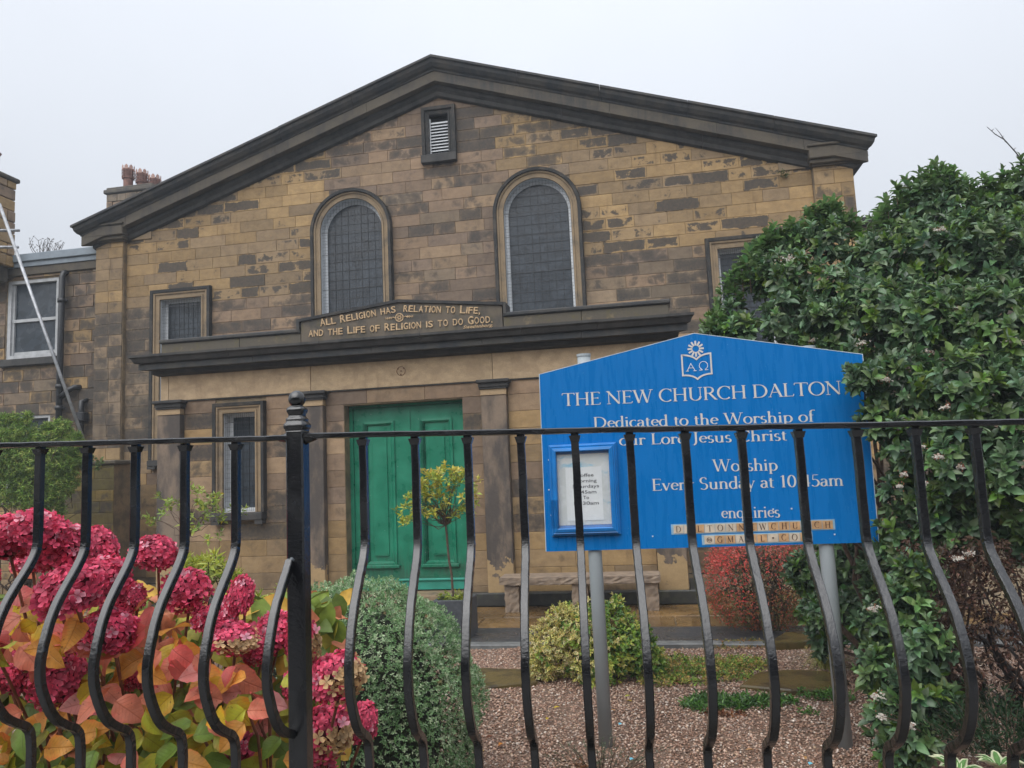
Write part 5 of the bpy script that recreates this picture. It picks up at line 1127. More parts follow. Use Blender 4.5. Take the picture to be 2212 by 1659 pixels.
# ---------------- viburnum
vb = thing('evergreen_shrub', (4.6, -5.9, 0), 'huge glossy evergreen shrub with small white flower heads, right of the blue sign', 'shrub')
LOBES = [(1575, 700, 55, 5.1), (1600, 735, 60, 4.9), (1640, 600, 62, 5.2), (1655, 545, 42, 5.25), (1700, 600, 80, 5.0), (1705, 520, 40, 5.2), (1785, 520, 58, 5.1), (1792, 472, 36, 5.2), (1700, 690, 80, 4.85), (1800, 640, 95, 4.8), (1845, 560, 28, 5.1),
 (1900, 580, 85, 4.9), (1925, 490, 52, 5.3), (1985, 440, 50, 5.3), (2045, 415, 36, 5.3), (2055, 470, 60, 5.25), (2140, 455, 52, 5.3), (2215, 430, 52, 5.2), (2000, 560, 105, 4.8), (2120, 560, 110, 4.6), (2230, 540, 115, 4.7), (1900, 690, 100, 4.55), (2020, 700, 110, 4.35), (2150, 710, 115, 4.2), (2260, 740, 110, 4.2),
 (1960, 830, 85, 4.05), (1868, 815, 42, 4.02), (1895, 905, 40, 4.0), (2080, 850, 110, 3.9), (2200, 880, 110, 3.8), (1965, 950, 70, 3.95), (2080, 1000, 105, 3.75), (2200, 1030, 110, 3.65), (1960, 1060, 58, 4.05), (2050, 1120, 70, 3.85), (1940, 1160, 55, 4.05), (2210, 1150, 60, 3.8), (1900, 1235, 50, 4.35),
 (1985, 1240, 58, 3.75), (1960, 1310, 62, 3.7), (1905, 1360, 60, 4.05), (2000, 1400, 66, 3.55), (1900, 1450, 52, 3.9), (1965, 1490, 62, 3.5), (1925, 1560, 52, 3.5), (1975, 1595, 55, 3.35), (1940, 1630, 45, 3.4), (2040, 1520, 45, 3.45),
 (1735, 1235, 42, 5.9), (1790, 1240, 75, 5.9), (1860, 1200, 90, 5.6), (1765, 1320, 42, 5.7), (1800, 1330, 60, 5.5), (1850, 1330, 65, 5.2), (1775, 1385, 32, 5.5), (1800, 748, 42, 4.6), (1842, 772, 36, 4.4), (1750, 730, 38, 4.75), (1790, 700, 60, 4.6), (2150, 1125, 50, 3.9), (2110, 1110, 50, 3.85), (1540, 735, 30, 4.95), (1520, 745, 20, 4.9)]
tips = []; nrm = []; cols = []; inner = []
CG = np.array([(.108, .190, .086), (.088, .160, .084), (.145, .240, .086), (.130, .215, .105)])
for (u, v, r, d) in LOBES:
    r = r*(.84 if u < 1880 and v < 700 else 1); c = at(u, v, d); R = r*d/FOC; rad = np.array([R, R*.9, R*1.0]); R *= .93; rad = rad*.93; n = int(96*(R/.25)**2)+10
    s = sph(n); k = rng.uniform(.72, 1.06, n)[:, None]; p = c+s*k*rad; s2 = s+np.array([0, -.15, .45])+rng.normal(0, .25, s.shape)
    young = (rng.random(n) < .16)[:, None]; cc = CG[rng.integers(0, 4, n)]*rng.uniform(.75, 1.2, (n, 1)); cc = np.where(young, np.array([[.12, .21, .035]])*rng.uniform(.8, 1.1, (n, 1)), cc)
    tips.append(p); nrm.append(s2); cols.append(cc)
    n2 = int(n*.5); s = sph(n2); inner.append((c+s*rng.uniform(.2, .7, n2)[:, None]*rad, s+rng.normal(0, .5, s.shape)))
# upright leaders breaking the outline
sp_tips = []; segs = []
for (u, v, d, h) in [(1655, 500, 5.2, .10), (1690, 520, 5.2, .08), (1745, 455, 5.2, .08), (1800, 432, 5.2, .06), (1770, 445, 5.2, .05), (1855, 480, 5.2, .09), (1600, 560, 5.1, .10), (1570, 600, 5.1, .1), (1550, 650, 5.1, .06), (1535, 705, 5., .06), (1900, 455, 5.2, .12), (1915, 425, 5.2, .12), (1935, 400, 5.3, .13), (1960, 382, 5.3, .12), (1990, 372, 5.3, .1), (2020, 352, 5.3, .10), (2035, 360, 5.3, .1), (2062, 365, 5.3, .1), (2085, 385, 5.3, .08), (2120, 380, 5.3, .1), (2150, 390, 5.3, .1), (2180, 380, 5.3, .1), (2205, 345, 5.2, .16), (1530, 700, 5., .05), (1868, 520, 5.1, .08), (1640, 515, 5.2, .12), (1672, 488, 5.2, .14), (1705, 478, 5.2, .16), (1722, 500, 5.2, .1), (1760, 450, 5.2, .12), (1785, 436, 5.2, .16), (1815, 445, 5.2, .12), (1835, 465, 5.2, .1), (1615, 540, 5.1, .12), (1585, 585, 5.1, .12), (1548, 670, 5.0, .1), (1945, 415, 5.3, .1), (1975, 392, 5.3, .16), (2005, 365, 5.3, .16), (2045, 370, 5.3, .16), (2100, 395, 5.3, .1), (2135, 388, 5.3, .14), (2165, 372, 5.3, .14), (2195, 365, 5.3, .14)]:
    b = at(u, v, d); m = max(3, int(h/.028))
    for i in range(m+4): sp_tips.append(b-np.array([rng.normal(0, .006+.006*i), rng.normal(0, .01), .026*i]))
    segs.append(([b, b-np.array([0, 0, .1]), b-np.array([.0, 0, .3])], .002, .004))
spt = np.array(sp_tips); tips.append(spt); nrm.append(np.tile([0, 0, 1.], (len(spt), 1))+rng.normal(0, .2, spt.shape)); cols.append(np.tile(CG[2], (len(spt), 1))*rng.uniform(.8, 1.3, (len(spt), 1)))
P_, N_, C_ = np.concatenate(tips), np.concatenate(nrm), np.concatenate(cols)
ip, in_ = np.concatenate([a for a, b in inner]), np.concatenate([b for a, b in inner])
crown = fobj('crown', [rosettes(P_, N_, 9, .064, .50, C_, (.3, 1.5), LT8, .24, .08, .38), rosettes(ip, in_, 5, .07, .42, CG[1]*.8, (.5, 1.4), LT4)], LEAFG, vb)
trunk = np.array((4.75, -5.5, 0.)); 
for (u, v, r, d) in LOBES[::1]:
    c = at(u, v, d); segs.append((wander(trunk+np.array([rng.normal(0, .12), rng.normal(0, .12), .0]), c, 6, .25), .022, .004))
branches('trunk', segs, BARK, vb)
def umbels(list_, name, parent):
    for (u, v, d, w) in list_:
        c = at(u, v, d); n = 34; s = rng.normal(size=(n, 3))*np.array([1, .6, .45])*w*.28; P = c+s+np.array([0, -.02, 0]); k = 5
        part = rosettes(P, np.tile([0, -.55, .8], (n, 1))+rng.normal(0, .3, (n, 3)), 5, .0075, .8, np.array([.62, .58, .52]), (1.0, 1.35), LT2, .1, .02)
        pk = rosettes(P[:16]+rng.normal(0, .01, (16, 3)), np.tile([0, 0, 1.], (16, 1)), 3, .007, .7, np.array([.42, .16, .11]), (.2, .8), LT2)
        fobj(name, [part, pk], LEAFM, parent, kind=None)
umbels([(2028, 497, 4.6, .07), (1858, 742, 4.35, .07), (1915, 785, 4.1, .06), (2178, 738, 4.0, .07), (1910, 820, 3.95, .05), (2000, 760, 4.2, .04), (2205, 740, 4.0, .05), (1530, 745, 4.9, .03),
        (2025, 987, 3.65, .05), (1990, 965, 3.7, .03), (2070, 1010, 3.62, .04), (1950, 1025, 3.75, .03), (1940, 1050, 3.75, .03), (1882, 1312, 3.75, .05), (1990, 1045, 3.6, .04), (2065, 1205, 3.6, .04), (2090, 1195, 3.65, .05), (1905, 1545, 3.4, .04), (1962, 1562, 3.25, .05), (1890, 1500, 3.5, .06), (1700, 560, 4.8, .08), (2040, 880, 3.7, .03), (1815, 690, 4.6, .03), (1755, 735, 4.6, .04), (2060, 668, 4.2, .04)], 'flower_head', vb)
# dead brown patch
db = thing('dead_shrub', (4.9, -7.0, 0), 'dead brown-leaved bush with dark bare stems at the right edge under the green shrub', 'shrub')
t = []; nn = []
for (u, v, r, d) in [(2050, 1240, 70, 3.7), (2120, 1200, 60, 3.65), (2150, 1290, 75, 3.6), (2080, 1330, 70, 3.6), (2150, 1390, 70, 3.55), (2110, 1450, 45, 3.5), (2200, 1230, 70, 3.7), (2220, 1350, 70, 3.6), (2015, 1200, 35, 3.75), (2210, 1470, 50, 3.5), (1960, 1180, 25, 3.7)]:
    c = at(u, v, d); R = r*d/FOC; n = int(120*(R/.15)**2); s = sph(n); t.append(c+s*rng.uniform(.4, 1.05, n)[:, None]*R); nn.append(s*.6+np.array([0, -.2, -.5]))
P_ = np.concatenate(t); N_ = np.concatenate(nn); n = len(P_); cc = np.array([(.085, .045, .032), (.12, .07, .048), (.055, .032, .026), (.15, .095, .07)])[rng.integers(0, 4, n)]
fobj('dead_leaves', rosettes(P_, N_, 3, .032, .42, cc, (.2, 1.2), LT4), DRY, db)
sg_ = [(wander((4.86, -7.05, 0), p, 6, .4), .018, .003) for p in P_[rng.choice(n, 14)]]+[(wander((4.80, -6.9, 0), at(2130, 1330, 3.6), 6, .2), .035, .012), (wander((4.80, -6.9, 0), at(2212, 1500, 3.5), 4, .3), .03, .02), (wander((4.80, -6.9, 0), at(2060, 1400, 3.6), 5, .3), .02, .008)]
branches('stem', sg_, m_plain('wet_black_bark', (.025, .020, .018), .6, .4, 40, .6), db)
# low dark fern-like juniper bottom right
lj = thing('low_juniper', (4.35, -7.75, 0), 'low dark green feathery plant beneath the dead bush at the right edge', 'plant')
def sprays(n, c, rx, ry, rz_, L, W, col, k=26, up=.4):
    P = []; D = []; segs = []
    for i in range(n):
        a = rng.uniform(0, 6.28); q = math.sqrt(rng.random()); o = np.array(c)+np.array([rx*q*math.cos(a), ry*q*math.sin(a), 0]); d = np.array([math.cos(a)*q, math.sin(a)*q, up+rng.uniform(0, .5)]); d /= np.linalg.norm(d); ll = rz_*rng.uniform(.6, 1.15)
        for j in range(k): f = j/k; P.append(o+d*ll*f+np.array([0, 0, -.25*ll*f*f])); D.append(d+rng.normal(0, .75, 3))
        segs.append(([o, o+d*ll*.5-np.array([0, 0, .06*ll]), o+d*ll-np.array([0, 0, .25*ll])], .003, .001))
    P = np.array(P); D = np.array(D); m = len(P); C = np.array(col)*rng.uniform(.6, 1.3, (m, 1)); Lr = L*rng.uniform(.7, 1.2, m)
    return leaves(P, D, rng.normal(size=(m, 3)), Lr, Lr*W, C, LT2), segs
a, s_ = sprays(150, at(2170, 1600, 3.25), .30, .25, .26, .034, .22, (.020, .050, .018), 34, .5); fobj('foliage', a, LEAFM, lj); branches('stem', s_, BARK, lj)
# small juniper twigs at the sign post
j2 = thing('juniper_sprig', (2.62, -6.95, 0), 'thin grey-green juniper sprigs at the foot of the left sign post', 'plant')
a, s_ = sprays(34, (2.62, -6.98, .0), .22, .10, .22, .018, .16, (.10, .15, .085), 34, .45); b_, s2 = sprays(6, (2.58, -7.0, 0), .05, .05, .14, .02, .3, (.24, .10, .04), 20, .5)
fobj('foliage', [a, b_], LEAFM, j2); branches('stem', s_+s2, BARK, j2)
# variegated hostas
for (u, v, d, l) in ((2072, 1650, 2.75, 'white-edged hosta clump at the bottom edge right of the evergreen shrub'), (2160, 1640, 2.75, 'white-edged hosta clump in the bottom right corner of the bed')):
    c = at(u, v, d); c[2] = max(c[2]-.05, .0); h = thing('hosta', (c[0], c[1], 0), l, 'plant'); c = at(u, v+25, d); 
    for k in range(9):
        a = 6.28*k/9+rng.uniform(-.3, .3); D = np.array([[math.cos(a), math.sin(a), .75]]); P = np.array([c]); L = np.array([rng.uniform(.08, .11)])
        N = np.array([[-math.cos(a)*.7, -math.sin(a)*.7, 1.]]); x = leaves(P, D, N, L, L*.42, np.array([[.55, .58, .38]]), LT8); y = leaves(P+np.array([0, 0, .002])+unit(D)*.008, D, N, L*.82, L*.22, np.array([[.10, .22, .06]]), LT8)
        fobj('leaf', [x, y], LEAFM, h, kind=None)
    branches('stem', [([(c[0], c[1], 0), c-np.array([0, 0, .01])], .012, .008)], m_plain('pale_stem', (.2, .25, .1)) if 'pale_stem' not in bpy.data.materials else bpy.data.materials['pale_stem'], h)
# briar stem top right
bs = thing('thorny_stem', tuple(at(2240, 395, 5.2)*np.array([1, 1, 0])), 'bare thorny stem arching against the sky above the right end of the shrub', 'plant stem')
pth = [at(2250, 420, 5.2), at(2215, 358, 5.2), at(2195, 330, 5.2), at(2170, 302, 5.2), at(2150, 290, 5.2), at(2132, 274, 5.2)]; p2 = [at(2172, 305, 5.2), at(2158, 285, 5.2), at(2150, 276, 5.2)]
sg_ = [(pth, .006, .002), (p2, .003, .001), ([at(2250, 420, 5.2), at(2260, 700, 5.0), np.array((5.4, -6.0, 0))], .006, .012)]
for f in range(9): p = pth[0]+(pth[-1]-pth[0])*f/9; q = pth[int(f*5/9)]+(pth[int(f*5/9)+1]-pth[int(f*5/9)])*((f*5/9) % 1); sg_.append(([q, q+np.array([.018*(-1)**f, 0, .016])], .004, .0008))
branches('thorny_branch', sg_, m_plain('grey_twig', (.09, .085, .085), .8), bs)

# ---------------- red berried clipped bush by the path
rb = thing('red_leaved_bush', (3.95, -3.75, 0), 'clipped bush speckled with coral-red leaves at the end of the path', 'shrub')
c = np.array([3.93, -3.75, .45]); n = 8200; s = sph(n); e = np.array([.50, .42, .44]); s = np.sign(s)*np.abs(s)**.72; k = rng.uniform(.80, 1.03, n)[:, None]; P_ = c+s*k*e; P_ = P_[P_[:, 2] > .06]; n = len(P_); s = unit(P_-c)
hgt = (P_[:, 2]-.06)/.85; lft = (c[0]-P_[:, 0])/.5; redp = np.clip(+.10+.66*hgt+.20*lft+rng.normal(0, .22, n), 0, 1)[:, None] > .55
cc = np.where(redp, np.array([(.78, .12, .10), (.66, .08, .075), (.72, .24, .20), (.48, .07, .06)])[rng.integers(0, 4, n)], np.array([(.12, .13, .045), (.30, .10, .06), (.34, .12, .05), (.08, .10, .035)])[rng.integers(0, 4, n)])
fobj('foliage', rosettes(P_, s+np.array([0, 0, .3]), 4, .016, .55, cc, (.3, 1.3), LT2, .2), LEAFM, rb)
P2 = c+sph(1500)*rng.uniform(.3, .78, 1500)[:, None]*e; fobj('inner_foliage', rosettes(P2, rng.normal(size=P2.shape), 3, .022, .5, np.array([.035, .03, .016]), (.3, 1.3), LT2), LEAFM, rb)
branches('stem', [(wander((3.95+rng.normal(0, .05), -3.75, 0), c+x*.8*e, 5, .3), .012, .003) for x in sph(30)], BARK, rb)

# ---------------- variegated euonymus
eu = thing('variegated_bush', (2.45, -5.28, 0), 'rounded bush of yellow-edged green leaves behind the left sign post', 'shrub')
P_ = []; Nn = []; cc = []
for (x, y, z, r) in [(2.18, -5.32, .22, .23), (2.38, -5.32, .30, .24), (2.60, -5.28, .34, .22), (2.75, -5.32, .24, .20), (2.27, -5.25, .40, .16), (2.48, -5.28, .46, .12), (2.66, -5.26, .50, .09), (2.10, -5.35, .12, .16), (2.50, -5.42, .14, .22), (2.86, -5.30, .12, .15), (2.84, -5.30, .34, .08), (2.12, -5.28, .38, .07), (2.66, -5.22, .58, .04)]:
    n = int(330*(r/.2)**2); s = sph(n); p = np.array((x, y, z))+s*rng.uniform(.65, 1.05, n)[:, None]*r*np.array([1, .85, 1]); m = p[:, 2] > .01; P_.append(p[m]); Nn.append(s[m]+np.array([0, -.2, .5]))
P_ = np.concatenate(P_); Nn = np.concatenate(Nn); n = len(P_)
yel = np.clip(.62-(P_[:, 0]-2.3)*1.25+rng.normal(0, .28, n), 0, 1) > .42
cy = np.array([(.82, .68, .28), (.74, .62, .24), (.86, .72, .40), (.70, .64, .16)])[rng.integers(0, 4, n)]; cg_ = np.array([(.18, .33, .06), (.30, .44, .07), (.12, .24, .05), (.56, .58, .12)])[rng.integers(0, 4, n)]
cE = np.where(yel[:, None], cy, cg_); T10 = (LT8[0], LT8[1])
st_ = rng.bit_generator.state; A1 = rosettes(P_, Nn, 5, .040, .58, cE, (.3, 1.35), LT4, .12); rng.bit_generator.state = st_
A2 = rosettes(P_+unit(Nn)*.0015, Nn, 5, .040, .58, cE, (.3, 1.35), LT4, .12)
# dark centres of the leaves: same leaves, narrower, a hair proud
V2 = A2[0].reshape(-1, 5, 3); mid = V2.mean(1, keepdims=True); V2 = mid+(V2-mid)*.55; nn = unit(np.cross(V2[:, 3]-V2[:, 1], V2[:, 4]-V2[:, 0]))[:, None]*.0007; Cg = np.where(np.repeat(yel, 25)[:, None], np.array([[.20, .25, .045]]), A2[2]*.9)
fobj('foliage', [A1, ((V2+nn).reshape(-1, 3), A2[1], Cg), ((V2-nn).reshape(-1, 3), A2[1], Cg)], LEAFG, eu)
branches('stem', [(wander((2.5+rng.normal(0, .04), -5.3, 0), P_[i], 5, .25), .008, .002) for i in rng.choice(n, 60)], BARK, eu)

# ---------------- grey-green hebe dome
hb_ = thing('grey_green_dome_bush', (1.55, -7.62, 0), 'large clipped dome of small pale grey-green leaves right of the railing post', 'shrub')
c = np.array([1.47, -7.60, .42]); e = np.array([.645, .50, .67]); n = 24000; s = sph(n); s = s[(s[:, 2] > -.62)]; n = len(s); s = s*(np.abs(s)**-.14)*.985
lump = 1+.035*np.sin(s[:, 0]*7+1)*np.sin(s[:, 2]*8)+.025*np.sin(s[:, 0]*17+s[:, 2]*13+s[:, 1]*11); k = (rng.uniform(.93, 1.02, n)*lump)[:, None]; P_ = c+s*k*e
cc = np.array([(.21, .35, .165), (.30, .44, .235), (.14, .26, .10), (.44, .53, .34)])[rng.integers(0, 4, n)]
fobj('foliage', rosettes(P_, s*.8+np.array([0, 0, .45])+rng.normal(0, .2, s.shape), 7, .0150, .42, cc, (.2, 1.2), LT2, .2, .03), LEAFM, hb_)
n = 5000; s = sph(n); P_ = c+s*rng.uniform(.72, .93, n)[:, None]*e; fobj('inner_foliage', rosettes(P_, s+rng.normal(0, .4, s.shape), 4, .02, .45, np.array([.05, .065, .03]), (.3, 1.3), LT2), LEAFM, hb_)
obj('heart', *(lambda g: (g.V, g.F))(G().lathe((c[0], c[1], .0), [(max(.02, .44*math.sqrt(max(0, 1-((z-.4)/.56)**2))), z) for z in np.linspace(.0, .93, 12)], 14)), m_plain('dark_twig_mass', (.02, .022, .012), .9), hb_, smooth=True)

# ---------------- pieris with yellow whorls
def whorls(name, loc, label, spots, col1, col2, L=.055):
    t_ = thing(name, loc, label, 'plant'); P = np.array([at(u, v, d) for u, v, d in spots]); n = len(P); Ax = np.tile([0, -.15, 1.], (n, 1))+rng.normal(0, .35, (n, 3)); Ax[:, 0] += 0
    a = rosettes(P, Ax, 15, L, .24, np.array(col1), (.3, 1.75), LT4, .12); b = rosettes(P-np.array([0, 0, .035]), Ax, 10, L*1.05, .25, np.array(col2), (.9, 1.9), LT4, .15)
    fobj('foliage', [a, b], LEAFG, t_); branches('stem', [(wander((loc[0], loc[1], 0), p, 4, .15), .007, .003) for p in P], BARK, t_); return t_
r_ = lambda cu, cv, su, sv, d, n: [(cu+rng.uniform(-su, su), cv+rng.uniform(-sv, sv), d+rng.uniform(-.12, .12)) for _ in range(n)]
whorls('pieris', tuple(at(450, 1230, 4.3)*np.array([1, 1, 0])), 'yellow-green spiky leaved plant behind the crimson flowers, below the porch window', r_(450, 1205, 32, 14, 4.3, 9)+r_(430, 1225, 45, 15, 4.3, 8)+[(392, 1245, 4.3), (490, 1225, 4.2), (505, 1250, 4.2), (510, 1240, 4.2), (403, 1205, 4.3)], (.42, .46, .07), (.24, .32, .06), .075)
whorls('pieris', tuple(at(585, 1320, 3.6)*np.array([1, 1, 0])), 'yellow-green spiky leaved plant directly left of the railing post', r_(585, 1310, 28, 30, 3.6, 8)+[(610, 1272, 3.6), (602, 1285, 3.6), (560, 1290, 3.6), (545, 1335, 3.6), (530, 1380, 3.5), (560, 1370, 3.5)], (.40, .44, .07), (.20, .30, .07), .062)
whorls('pieris', tuple(at(705, 1400, 3.0)*np.array([1, 1, 0])), 'yellow-green spiky leaved plant between the post and the grey-green dome', r_(705, 1385, 18, 38, 3.0, 9)+[(692, 1355, 3.), (718, 1370, 3.), (703, 1405, 2.95), (710, 1430, 2.95)], (.36, .44, .08), (.22, .34, .07), .05)

# ---------------- two standard azaleas
def standard(name, base, top, label, spots, segs_extra, colA, colB, n_k=8, L=.062):
    t_ = thing(name, (base[0], base[1], 0), label, 'small tree'); P = np.array([at(*q) for q in spots]); cc = np.array(colA)[rng.integers(0, len(colA), len(P))]
    fobj('crown', [rosettes(P, np.tile([0, 0, 1.], (len(P), 1))+rng.normal(0, .45, (len(P), 3)), n_k, L, .50, cc, (.35, 1.6), LT4, .15), rosettes(P[::5]+rng.normal(0, .02, P[::5].shape), rng.normal(size=P[::5].shape), 1, L, .5, np.array(colB), (.2, 1.2), LT4, .1)], LEAFG, t_)
    sg = [(wander(base, top, 6, .03), .013, .010)]+[(wander(top+np.array([0, 0, -.03]), p, 5, .28), .005, .0014) for p in P[::3]]
    branches('trunk', sg, BARK, t_); return t_
sp1 = [(u+rng.normal(0, 9), v+rng.normal(0, 6), 7.35+rng.uniform(-.18, .18)) for u, v in [(905, 1030), (930, 1018), (955, 1010), (985, 1015), (1005, 1020), (1020, 1038), (900, 1050), (920, 1045), (940, 1040), (965, 1035), (990, 1040), (1018, 1060), (885, 1075), (880, 1090), (900, 1085), (925, 1070), (945, 1065), (975, 1062), (1000, 1062), (905, 1100), (925, 1095), (950, 1090), (1020, 1080), (880, 1115), (877, 1128), (985, 1108), (1000, 1095), (960, 1100), (915, 1058), (938, 1052), (950, 1028), (970, 1020), (895, 1065), (925, 1030), (1012, 1100), (990, 1025)] for _ in range(4)]
az_base = np.array([1.01, -3.86, .33]); standard('azalea_standard', az_base, at(962, 1128, 7.4), 'slim-stemmed small tree with yellowing leaves in the planter against the green door', sp1, [], [(.50, .52, .07), (.40, .46, .07), (.60, .52, .10), (.32, .38, .06)], (.55, .30, .05))
sp2 = [(u+rng.normal(0, 8), v+rng.normal(0, 5), 7.9+rng.uniform(-.2, .2)) for u, v in [(345, 1078), (360, 1082), (375, 1080), (412, 1045), (425, 1055), (440, 1065), (450, 1075), (462, 1068), (470, 1080), (405, 1072), (420, 1080), (440, 1088), (460, 1095), (475, 1100), (350, 1102), (365, 1090), (318, 1122), (330, 1125), (308, 1118), (400, 1120), (425, 1110), (455, 1108), (470, 1118), (520, 1098), (508, 1104), (450, 1160), (475, 1148), (430, 1095), (395, 1090), (485, 1108), (415, 1138)] for _ in range(2)]
standard('azalea_standard', np.array([-2.0, -3.72, 0]), at(407, 1150, 7.9), 'thin straggly small tree with sparse green leaves in front of the left porch window', sp2, [], [(.25, .34, .06), (.32, .40, .07), (.18, .26, .05)], (.55, .42, .05), 7, .066)
up_ = thing('planter_greenery', (.98, -3.86, .3), 'low bright green leaves growing round the stem in the slate planter', 'plant')
P_ = np.stack([rng.uniform(.90, 1.14, 34), rng.uniform(-3.98, -3.76, 34), rng.uniform(.34, .42, 34)], 1); fobj('foliage', rosettes(P_, np.tile([0, 0, 1.], (34, 1))+rng.normal(0, .3, (34, 3)), 7, .05, .42, np.array([.28, .34, .05]), (.3, 1.4), LT4), LEAFG, up_)

# ---------------- climber on the left garden wall
cl = thing('climber', (-6.6, -1.2, 0), 'bushy fine-leaved green climber spilling over the garden wall at the left edge', 'climbing plant')
P_ = []; Nn = []; d = 10.4
for (u, v, r) in [(10, 950, 45), (50, 938, 34), (90, 955, 32), (130, 930, 28), (150, 960, 30), (170, 965, 20), (20, 990, 55), (70, 1000, 55), (120, 1000, 45), (155, 1000, 28), (30, 1050, 45), (80, 1060, 48), (120, 1050, 38), (110, 1100, 30), (70, 1110, 30), (100, 1140, 22), (180, 985, 18), (100, 1165, 12), (150, 1040, 22), (30, 905, 14), (58, 900, 12), (100, 922, 12), (8, 905, 14), (165, 940, 10)]:
    c = at(u, v, d); R = r*d/FOC; n = int(420*(R/.25)**2)+20; s = sph(n); P_.append(c+s*rng.uniform(.5, 1.08, n)[:, None]*R*np.array([1, .8, 1])); Nn.append(s+np.array([0, 0, .1]))
P_ = np.concatenate(P_); Nn = np.concatenate(Nn); n = len(P_); cc = np.array([(.20, .32, .07), (.28, .42, .09), (.13, .22, .055), (.40, .48, .13)])[rng.integers(0, 4, n)]
fobj('foliage', rosettes(P_, Nn+rng.normal(0, .4, Nn.shape), 6, .055, .24, cc, (.3, 1.4), LT4, .2), LEAFM, cl)
branches('stem', [(wander((-6.4, -1.25, 0), P_[i], 6, .3), .014, .003) for i in rng.choice(n, 40)], BARK, cl)
lv = thing('ivy_spray', tuple(at(210, 1000, 10.)), 'small ivy spray on the corner of the garden wall under the leaning pole', 'plant')
P_ = np.array([at(200+rng.uniform(-14, 22), 1000+rng.uniform(-16, 14), 10.2) for _ in range(22)]); fobj('foliage', rosettes(P_, rng.normal(size=P_.shape), 4, .05, .7, np.array([.10, .15, .05]), (.3, 1.4)), LEAFM, lv)
wd = thing('wall_weed', tuple(at(1694, 375, 10.9)), 'tiny green weed sprouting from the wall below the right capital', 'weed')
P_ = np.array([at(1694+rng.normal(0, 5), 375+rng.normal(0, 4), 10.95) for _ in range(20)]); fobj('foliage', rosettes(P_, np.tile([0, -1, .3], (20, 1))+rng.normal(0, .5, (20, 3)), 5, .03, .4, np.array([.05, .08, .02]), (.3, 1.4)), LEAFM, wd)
# bare tree behind the wing
bt = thing('bare_tree', (-12.7, 6, 0), 'leafless tree top with fine twigs showing above the side wing roof', 'tree')
sg_ = [([(-12.7, 6, 0), (-12.7, 6, 4), at(98, 600, 20.2)], .12, .05)]; Q = []
for i in range(15):
    e_ = at(98+rng.uniform(-40, 40), 522+rng.uniform(-6, 18), 20.2); w__ = wander(at(98+rng.uniform(-10, 10), 600, 20.2), e_, 5, .12); sg_.append((w__, .022, .006))
    for j in range(5):
        b = w__[rng.integers(2, 6)]; q = b+np.array([rng.uniform(-.16, .16), 0, rng.uniform(.04, .2)]); sg_.append(([b, q], .007, .004)); Q.append(q)
branches('trunk', sg_, m_plain('twig_grey', (.13, .12, .115), .9), bt)
Q = np.array(Q); fobj('seed_clusters', rosettes(Q, rng.normal(size=Q.shape), 4, .035, .6, np.array([.10, .085, .06]), (.3, 1.4), LT2), DRY, bt)

# ---------------- ground covering
def patch(name, pts, n, L, wr, cols_, label, cat, up=.6, h=.04, k=5, mat=None):
    P = []; 
    for (x, y, r) in pts: m = int(n*(r/.2)**2); a = rng.uniform(0, 6.28, m); q = np.sqrt(rng.random(m))*r; P.append(np.stack([x+q*np.cos(a)*1.15, y+q*np.sin(a), rng.uniform(.004, h, m)], 1))
    P = np.concatenate(P); m = len(P); cc = np.array(cols_)[rng.integers(0, len(cols_), m)]; c0 = np.array([*P[:, :2].mean(0), 0])
    o = fobj(name, rosettes(P, np.tile([0, -.1, 1.], (m, 1))+rng.normal(0, .4, (m, 3)), k, L, wr, cc, (.5, 1.5), LT4, .2), mat or LEAFM, None, 'stuff', org=c0); return tag(o, label, cat)
patch('ground_cover', [(3.05, -5.15, .2), (3.3, -5.05, .24), (3.55, -4.95, .2), (2.95, -5.4, .14), (3.2, -5.35, .18), (3.45, -5.28, .16), (3.7, -5.0, .12), (2.9, -5.0, .15), (3.05, -4.8, .12)], 190, .030, .5, [(.18, .28, .05), (.28, .34, .06), (.11, .20, .04), (.32, .22, .07), (.40, .28, .08)], 'low creeping green and bronze ground cover right of the variegated bush', 'ground cover', h=.05)
patch('ground_cover', [(3.22, -5.98, .12), (3.4, -5.95, .14), (3.58, -5.93, .13), (3.72, -5.9, .09), (3.28, -5.85, .1)], 260, .05, .30, [(.07, .17, .03), (.10, .23, .035), (.05, .12, .03)], 'bright green leafy ground cover in the gravel in front of the mossy slab', 'ground cover', h=.05, mat=LEAFG)
patch('ground_cover', [(3.35, -6.14, .07), (3.25, -6.12, .05), (3.45, -6.15, .05)], 200, .04, .4, [(.16, .06, .03), (.24, .11, .05), (.10, .045, .025)], 'withered brown leaves along the front of the bright green ground cover', 'dead leaves', h=.02, mat=DRY)
patch('ground_cover', [(3.95, -5.72, .09), (4.1, -5.75, .1), (3.85, -6.1, .05)], 230, .03, .45, [(.06, .15, .03), (.09, .2, .035)], 'small green ground cover at the foot of the right sign post', 'ground cover', h=.04)
patch('ground_cover', [(3.5, -4.32, .16), (3.75, -4.3, .18), (4.0, -4.25, .15), (4.2, -4.4, .14)], 150, .022, .5, [(.20, .17, .05), (.13, .14, .04), (.28, .13, .05), (.30, .22, .07)], 'sparse yellowish ground cover at the foot of the red-leaved bush', 'ground cover', h=.03)
gt = thing('grass_tuft', (4.2, -5.05, 0), 'arching tuft of yellow-green striped grass beside the right sign post', 'grass')
n = 170; a = rng.uniform(0, 6.28, n); V = []; T = []; C = []
